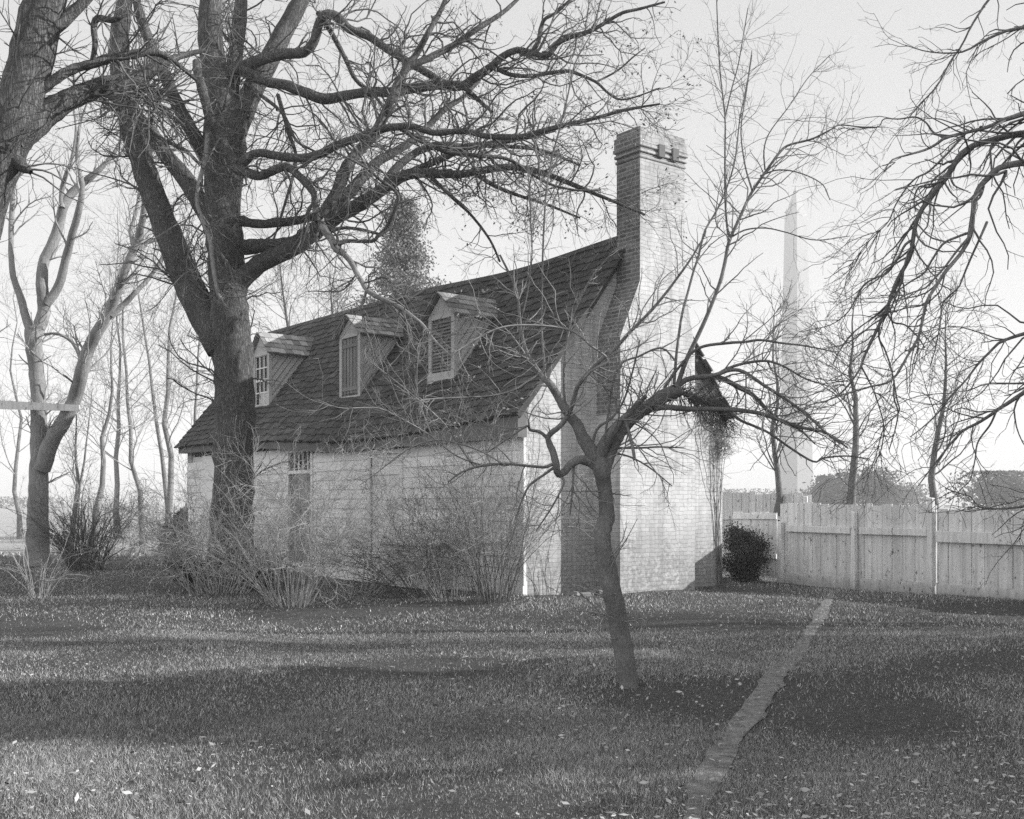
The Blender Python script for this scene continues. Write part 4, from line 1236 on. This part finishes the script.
C_([(592, 445, 2), (598, 428, 1.8), (612, 418, 1.6), (624, 400, 1.4), (633, 370, 1.2), (640, 340, .9)], -0.3, sides=5)
C_([(578, 388, 1.6), (590, 372, 1.4), (608, 360, 1.5), (590, 345, 1.4), (574, 332, 1.3), (548, 326, 1.2), (508, 326, 1.1), (481, 336, 1), (454, 353, .8)], -0.35, sides=5, m=M['twig_shoot'])
C_([(604, 446, 1.6), (616, 372, 1.4), (640, 356, 1.3), (662, 348, 1.3), (676, 362, 1.2)], -0.2, sides=5)
C_([(540, 374, 1.4), (528, 381, 1.3), (514, 390, 1.2), (488, 396, 1.1), (448, 398, 1), (418, 401, .8), (402, 412, .6)], -0.3, sides=5, m=M['twig_shoot'])
C_([(481, 466, 1.2), (474, 466, 1.1), (458, 444, 1), (441, 420, .9), (398, 383, .8), (369, 361, .6)], -0.4, sides=5, m=M['twig_shoot'])
C_([(481, 465, 1), (455, 455, .9), (430, 435, .9), (404, 420, .8), (378, 408, .7), (341, 408, .6), (318, 400, .5)], -0.4, sides=5, m=M['twig_shoot'])
C_([(431, 434, .9), (424, 415, .9), (418, 396, .8), (417, 370, .7), (420, 345, .6), (419, 333, .5)], -0.1, sides=5, m=M['twig_shoot'])
C_([(505, 465, 1.2), (478, 450, 1), (440, 440, .9), (410, 448, .8), (380, 470, .7), (360, 485, .5)], -0.3, sides=5, m=M['twig_shoot'])
C_([(612, 448, 1.6), (640, 448, 1.4), (660, 447, 1.2), (684, 448, .8)], -0.2, sides=5)
C_([(609, 452, 1.5), (630, 457, 1.2), (650, 468, 1), (672, 486, .7)], -0.3, sides=5)
C_([(558, 476, 1.6), (564, 482, 1.4), (553, 505, 1.2), (540, 525, .9), (536, 531, .6)], -0.3, sides=5)
C_([(574, 464, 1.5), (573, 480, 1.4), (571, 505, 1.1), (570, 515, .8)], -0.2, sides=5)
C_([(625, 420, 2), (630, 436, 2), (634, 455, 2), (634, 460, 1.6)], -0.5, sides=6)
ct.twigs(M['twig_shoot'], [
    dict(count=720, length=(0.2, 1.05), ang=(25, 75), steps=9, wig=0.19, trop=(0, 0, 0.03), rfac=0.5, tmin=0.2, rmin=0.0022, rmax=0.007, sides=4),
    dict(count=3000, length=(0.06, 0.32), ang=(30, 65), steps=5, wig=0.2, trop=(0, 0, 0.02), rfac=0.6, rmin=0.0016, rmax=0.0035)])
# tangled dead twigs caught beyond the broken limb
bp = [(np.array([W(672, 388, 9.5), W(690, 398, 9.6), W(715, 408, 9.7), W(725, 420, 9.8)]), np.array([0.02, 0.02, 0.015, 0.01]))]
ct.twigs(M['twig'], [dict(count=230, length=(0.15, 0.5), ang=(10, 75), steps=7, wig=0.35, trop=(0.02, 0, -0.03), rfac=0.25, tmin=0.0, rmin=0.002, rmax=0.005, fall=0.2),
                     dict(count=420, length=(0.05, 0.2), ang=(20, 70), steps=4, wig=0.3, rfac=0.7, rmin=0.0016, rmax=0.003)], 'twig_tangle', bp)

# ------------------------------------------------------------------ the tree outside the right edge, whose boughs hang in
rt = Tree("overhanging_tree", "large bare tree past the right edge with drooping dark boughs above the fence", "tree", (1200, 650), 13.0, 'bark_mid', seed=15)
rt.trace([(1200, 655, 34), (1197, 630, 28), (1190, 500, 26), (1184, 400, 25), (1176, 300, 23), (1172, 220, 20), (1176, 120, 17), (1180, 20, 14), (1176, -80, 9), (1184, -190, 3)], 0.0, 'trunk', 14)
def Q_(pts, *a, **k):
    rt.trace([(x, y, r * 0.68) for x, y, r in pts], *a, **k)


Q_([(1172, 215, 8), (1120, 150, 7), (1060, 110, 5), (1010, 118, 3.6), (988, 127, 2.8), (964, 133, 2.5), (945, 138, 2.3), (935, 145, 2), (925, 150, 1.8), (911, 154, 1.5), (892, 160, 1.1), (884, 172, .7)], -0.1)
Q_([(946, 137, 1.8), (938, 135, 1.7), (932, 131, 1.6), (928, 125, 1.5), (924, 121, 1.4), (915, 117, 1.3), (899, 119, 1.1), (884, 119, .9), (878, 127, .7), (860, 128, .6), (838, 128, .5)], 0.1, sides=6)
Q_([(1176, 130, 6), (1120, 20, 5), (1050, -20, 3.5), (1000, -10, 2.2), (975, 20, 1.6), (962, 45, 1.4), (950, 62, 1.3), (941, 80, 1.2), (932, 92, 1.1), (918, 106, .9), (909, 118, .7)], 0.2, sides=6)
Q_([(1176, 240, 9), (1110, 170, 7.5), (1040, 135, 5.6), (988, 141, 4.4), (966, 150, 4.2), (955, 163, 4.2), (946, 178, 4), (932, 195, 3.8), (918, 217, 3.5), (913, 240, 3.2), (910, 257, 3), (896, 283, 2.8), (887, 308, 2.5), (873, 338, 2.2), (865, 355, 1.9), (858, 372, 1.6), (841, 393, 1.3), (824, 402, .9)], 0.0)
Q_([(1180, 290, 9), (1120, 200, 7.5), (1050, 165, 6), (1005, 166, 4.6), (988, 178, 4.4), (977, 192, 4), (973, 213, 3.6), (971, 234, 3.2), (961, 253, 3), (946, 271, 2.7), (936, 286, 2.5), (927, 301, 2.3), (923, 318, 2.2), (918, 338, 2), (908, 355, 1.8), (892, 380, 1.6), (869, 387, 1.4), (845, 394, 1.2), (820, 403, .8)], -0.15)
Q_([(971, 232, 2), (957, 237, 1.8), (943, 244, 1.7), (932, 260, 1.6), (924, 273, 1.4), (910, 282, 1.2), (896, 292, .9)], 0.2, sides=6)
Q_([(987, 222, 2.2), (980, 238, 1.8), (970, 260, 1.6), (961, 282, 1.4), (958, 288, 1.3), (943, 303, 1.1), (940, 325, 1), (935, 350, .9), (930, 366, .7)], 0.1, sides=6)
Q_([(968, 238, 1.8), (956, 252, 1.7), (944, 268, 1.5), (931, 282, 1.4), (925, 288, 1.2), (908, 294, 1), (893, 302, .8)], -0.1, sides=6)
Q_([(945, 178, 2), (930, 187, 1.7), (919, 187, 1.4), (914, 200, 1.2), (916, 212, 1)], 0.2, sides=6)
Q_([(966, 133, 1.8), (955, 145, 1.7), (944, 157, 1.6), (928, 172, 1.4), (916, 178, 1.3), (905, 190, 1.2), (895, 206, 1), (888, 222, .9), (870, 240, .7), (848, 268, .5)], 0.0, sides=6)
Q_([(912, 240, 2), (905, 245, 1.9), (898, 258, 1.8), (887, 273, 1.7), (875, 278, 1.4), (863, 286, 1.3), (853, 304, 1.1), (846, 314, .9), (830, 325, .7), (800, 332, .5)], 0.15, sides=6)
Q_([(886, 310, 1.7), (893, 322, 1.4), (905, 325, 1.2), (917, 336, 1.1), (925, 348, .9)], -0.2, sides=6)
Q_([(880, 322, 1.6), (879, 338, 1.5), (885, 350, 1.3), (892, 372, 1.2), (897, 400, 1.1), (899, 412, 1), (884, 428, .9), (876, 455, .7), (868, 476, .5)], 0.1, sides=6)
Q_([(894, 380, 1.4), (894, 398, 1.3), (898, 412, 1.2), (895, 430, 1), (889, 450, .8)], -0.2, sides=6)
Q_([(861, 366, 1.4), (870, 383, 1.2), (877, 400, 1.1), (884, 428, 1), (880, 455, .7)], 0.3, sides=6)
Q_([(1178, 380, 7), (1110, 340, 5), (1050, 330, 3.5), (1005, 340, 2.2), (990, 352, 1.9), (978, 364, 1.7), (966, 380, 1.5), (950, 397, 1.4), (937, 414, 1.2), (922, 428, 1), (910, 437, .7)], -0.2, sides=6)
Q_([(1178, 400, 7), (1120, 370, 5), (1050, 380, 4), (1005, 405, 2.8), (992, 414, 2.5), (978, 423, 2.2), (964, 430, 2), (953, 441, 1.7), (941, 456, 1.5), (930, 470, 1.2), (918, 486, .8)], 0.1, sides=6)
Q_([(996, 412, 1.6), (990, 425, 1.5), (978, 442, 1.3), (975, 460, 1.1), (970, 480, .9), (960, 490, .7), (948, 503, .5)], 0.1, sides=6)
Q_([(1186, 470, 6), (1120, 480, 4), (1060, 500, 2.6), (1010, 508, 1.6), (988, 508, 1.3), (978, 506, 1.2), (970, 496, 1.1), (958, 493, 1), (945, 488, .7)], 0.1, sides=6)
Q_([(1176, 110, 6), (1130, 60, 5), (1080, 30, 4), (1020, 28, 2.6), (985, 40, 1.8), (962, 52, 1.4), (930, 52, 1), (905, 45, .7)], 0.3, sides=6)
rt.twigs(M['twig'], [
    dict(count=430, length=(0.4, 1.8), ang=(20, 60), steps=9, wig=0.22, trop=(-0.02, 0, -0.03), rfac=0.5, tmin=0.3, rmin=0.005, rmax=0.016, sides=4),
    dict(count=1100, length=(0.15, 0.7), ang=(25, 60), steps=7, wig=0.26, trop=(0, 0, -0.01), rfac=0.6, rmin=0.0028, rmax=0.006),
    dict(count=1500, length=(0.06, 0.25), ang=(25, 60), steps=4, wig=0.2, rfac=0.7, rmin=0.0024, rmax=0.004)])


# ------------------------------------------------------------------ shrubs
def shrub(label, px, py, stems, h, spread, seed, lean=(0, 0), m='twig', sm='twig_pale', r0=0.0075, cnt=(6.0, 14.0), base=0.22, Z=None, name="bare_shrub", group=None, droop=-0.06, rm=0.0035):
    r = np.random.default_rng(seed)
    Z = Z or CH * F / (py - HOR)
    b = W(px, py, Z); b[2] = float(gh(b[0], b[1]))
    t = thing(name, label, "shrub", b, 0, group)
    n = 9
    a = r.uniform(0, 2 * math.pi, stems); q = base * np.sqrt(r.random(stems))
    P = np.zeros((stems, n, 3)); P[:, 0] = np.stack([np.cos(a) * q, np.sin(a) * q, np.full(stems, -0.03)], 1)
    tilt = r.uniform(0.1, 1.0, stems) * spread
    D = np.stack([np.cos(a) * tilt + lean[0], np.sin(a) * tilt + lean[1], np.ones(stems)], 1)
    D /= np.linalg.norm(D, axis=1, keepdims=True)
    L = h * r.uniform(0.6, 1.15, stems)
    for k in range(1, n):
        P[:, k] = P[:, k - 1] + D * (L / (n - 1))[:, None]
        D = D + r.standard_normal((stems, 3)) * 0.15 + np.array([0, 0, droop]) + np.stack([np.cos(a), np.sin(a), 0 * a], 1) * 0.03
        D /= np.linalg.norm(D, axis=1, keepdims=True)
    Rr = (r0 * r.uniform(0.6, 1.3, stems))[:, None] * np.linspace(1, 0.3, n)[None]
    tag(Tubes().add(P, Rr, 5).build("stems", M[sm], t), kind='stuff')
    P1, R1 = grow(P, Rr, int(stems * cnt[0]), (0.15 * h, 0.42 * h), (20, 65), 6, 0.2, (0, 0, 0.01), 0.6, 0.2, rm, 0.007, 0.4, r=r)
    P2, R2 = grow(P1, R1, int(stems * cnt[1]), (0.06 * h, 0.2 * h), (25, 70), 4, 0.25, (0, 0, 0.0), 0.7, 0.1, rm * 0.8, 0.004, 0.5, r=r)
    tag(Tubes().add(P1, R1, 3).add(P2, R2, 3).build("twigs", M[m], t), kind='stuff')
    return t


SG = None
shrub("sparse pale stemmed shrub at the lawn's left edge", 38, 601, 22, 1.15, 0.45, 61, cnt=(1.0, 1.5), base=0.16, sm='twig_pale', m='twig_pale')
shrub("dense dark bushy shrub standing before the slanting saplings at left", 84, 572, 90, 2.1, 0.5, 62, base=0.42, sm='twig', m='twig', cnt=(6, 15), r0=0.014)
shrub("wide tangled bare shrub in front of the great trunk", 218, 578, 60, 2.6, 1.2, 63, base=0.5, cnt=(13, 42), Z=19.6, m='twig_pale')
shrub("leafless shrub with pale slanting stems right of the great trunk", 292, 606, 56, 2.8, 0.85, 64, lean=(-0.05, 0), base=0.3, cnt=(13, 42), m='twig_pale')
shrub("low arching bare shrub sprawling in front of the plank door", 352, 588, 38, 2.2, 1.3, 65, base=0.55, lean=(0.1, -0.05), cnt=(12, 38), droop=-0.11, m='twig_pale', Z=20.0)
shrub("low dark sprawling shrub against the cellar hatch", 420, 594, 46, 2.0, 1.2, 66, base=0.4, lean=(-0.5, -0.05), cnt=(6, 14), droop=-0.08, sm='twig', Z=18.9)
shrub("tall bare shrub with upright stems hard by the cottage corner", 492, 602, 70, 3.0, 0.48, 67, base=0.38, sm='twig', lean=(-0.08, 0), cnt=(12, 36), droop=-0.03, Z=17.9, m='twig_pale')
shrub("airy bare shrub reaching over the cottage wall between the other two", 448, 597, 20, 2.5, 0.65, 68, base=0.3, lean=(-0.15, 0), cnt=(14, 40), droop=-0.04, Z=18.2)
shrub("straggling thicket shrub at the foot of the slim trees", 120, 556, 40, 2.4, 0.7, 69, base=0.9, cnt=(6, 15), Z=33)
shrub("bare shrub filling the gap between ivy stump and great trunk", 196, 566, 40, 2.1, 0.8, 70, base=0.5, cnt=(7, 18), Z=24.5)
shrub("thin weeds and suckers at the foot of the whitewashed gable", 548, 602, 14, 1.0, 0.4, 71, base=0.3, cnt=(2, 3), Z=18.3, name="weeds", sm='twig', r0=0.006)

# climbing vine on the gable's far corner
r = np.random.default_rng(81)
vo_ = HW(4.6, -0.05, 0)
cv = thing("climbing_vine", "dark tangled bare vine clinging to the gable's right hand corner up to the roof edge", "vine", vo_)
k = 8
P = np.zeros((k, 12, 3))
for i in range(k):
    zz = np.linspace(0, 1, 12)
    if i < 7:                                            # rooted stems up the corner
        ta, tb_, za, zb_ = r.uniform(4.85, 5.08), r.uniform(4.5, 5.08), 0.0, r.uniform(2.6, 3.4)
    else:                                                # strands trailing down from the tangle
        ta, tb_, za, zb_ = r.uniform(3.8, 5.0), 0, r.uniform(3.0, 3.6), r.uniform(1.0, 2.6)
        tb_ = ta + r.uniform(0.0, 0.5)
    wob = np.cumsum(r.standard_normal(12) * 0.03); wob -= wob * (1 - zz)
    for j in range(12):
        P[i, j] = HW(min(ta + (tb_ - ta) * zz[j] + wob[j], 5.1), -0.015 - 0.04 * r.random(), za + (zb_ - za) * zz[j])
Rr = np.full((k, 12), 0.006) * np.linspace(1.2, 0.5, 12) * r.uniform(0.6, 1.5, (k, 1))
tag(Tubes().add(P, Rr, 4).build("stems", M['twig'], cv, vo_), kind='stuff')
P1, R1 = grow(P, Rr, 110, (0.08, 0.3), (30, 90), 6, 0.3, (0, 0, -0.02), 0.6, 0.5, 0.003, 0.006, r=r)
ctr = np.array([HW(4.05, -0.10, 3.9), HW(4.35, -0.12, 3.7), HW(4.65, -0.12, 3.4), HW(4.95, -0.1, 3.05), HW(5.05, -0.06, 2.6)])
bpP, bpR = resample([(ctr, np.array([0.02, 0.03, 0.03, 0.03, 0.02]))])
P2, R2 = grow(bpP, bpR, 300, (0.12, 0.55), (10, 110), 8, 0.55, (0.0, 0, 0.0), 0.2, 0.0, 0.004, 0.009, fall=0.2, r=r)
P3, R3 = grow(P2, R2, 900, (0.08, 0.28), (20, 90), 5, 0.4, (0, 0, 0.0), 0.6, 0.0, 0.003, 0.006, r=r)
tag(Tubes().add(P2, R2, 3).build("twigs", M['twig_pale'], cv, vo_), kind='stuff')
tb = Tubes()
for p_, q_ in ((P1, R1), (P3, R3)):
    tb.add(p_, q_, 3)
tag(tb.build("twigs", M['twig'], cv, vo_), kind='stuff')

# loose bricks at the gable's foot
for i in range(7):
    q = HW(rng.uniform(0.6, 1.6), rng.uniform(-0.7, -0.2), 0)
    bb = MB().box(-0.11, 0.11, -0.05, 0.05, 0, 0.065).build("loose_brick", M['rubble'], None, 0.006)
    bb.location = (q[0], q[1], float(gh(q[0], q[1])) - 0.005); bb.rotation_euler = (rng.uniform(-.2, .2), rng.uniform(-.2, .2), rng.uniform(0, 3))
    tag(bb, "loose brick lying in the weeds at the foot of the gable", "brick", "loose bricks at the foot of the gable")

# ------------------------------------------------------------------ distant woods
r = np.random.default_rng(91)
vs = []
for (x0, x1, y_top, Z, n_) in [(800, 830, 490, 300, 500), (822, 850, 473, 260, 900), (842, 888, 470, 260, 1200), (884, 925, 484, 330, 900), (970, 1060, 470, 240, 1500), (690, 800, 488, 420, 900), (-60, 60, 497, 420, 500)]:
    n_ *= 4
    for i in range(8):
        cx = (r.uniform(x0, x1) - 512) / F * Z; top = CH + (HOR - y_top) / F * Z * r.uniform(0.8, 1.05)
        wd = (x1 - x0) / F * Z / 3.2
        m_ = n_ // 8
        p = r.standard_normal((m_, 3)) * np.array([wd * 0.5, 2, top * 0.27]) + np.array([cx, Z + r.uniform(-8, 8), top * 0.55])
        p[:, 2] = np.clip(p[:, 2], 0.3, top)
        vs.append(cards(m_, p, 0.42, r))
vs = np.concatenate(vs)
tag(quad_mesh("distant_woods", vs, np.arange(len(vs)).reshape(-1, 4), M['wood_far']), "hazy low woods on the far horizon beyond the fence", "woods", kind='stuff')
# pale bare woods far behind at left
vs = Tubes()
k = 90
bx = r.uniform(-150, 20, k); by = r.uniform(150, 260, k)
P = np.zeros((k, 6, 3)); zz = np.linspace(0, 1, 6)
P[:, :, 0] = bx[:, None] + r.standard_normal((k, 1)) * zz; P[:, :, 1] = by[:, None]; P[:, :, 2] = zz * r.uniform(3, 7, (k, 1))
Rr = np.full((k, 6), 0.07) * np.linspace(1, .3, 6)
vs.add(P, Rr, 3)
P1, R1 = grow(P, Rr, 700, (0.8, 2.5), (25, 60), 4, 0.15, (0, 0, 0.05), 0.5, 0.2, 0.03, 0.05, r=r)
vs.add(P1, R1, 3)
tag(vs.build("bare_woods", M['twig_pale']), "faint band of bare woods far across the field at left", "woods", kind='stuff')

# ------------------------------------------------------------------ the air
hz_m = bpy.data.materials.new("haze_air"); hz_m.use_nodes = True
t = hz_m.node_tree
for n_ in list(t.nodes):
    if n_.type == 'BSDF_PRINCIPLED': t.nodes.remove(n_)
pv2 = t.nodes.new("ShaderNodeVolumePrincipled")
pv2.inputs["Color"].default_value = (0.78, 0.78, 0.78, 1)
pv2.inputs["Density"].default_value = 0.0010
t.links.new(pv2.outputs[0], t.nodes["Material Output"].inputs["Volume"])
hb = MB().box(-3100, 3100, -70, 4100, -1.3, 171).build("haze", hz_m)
tag(hb, kind='stuff')
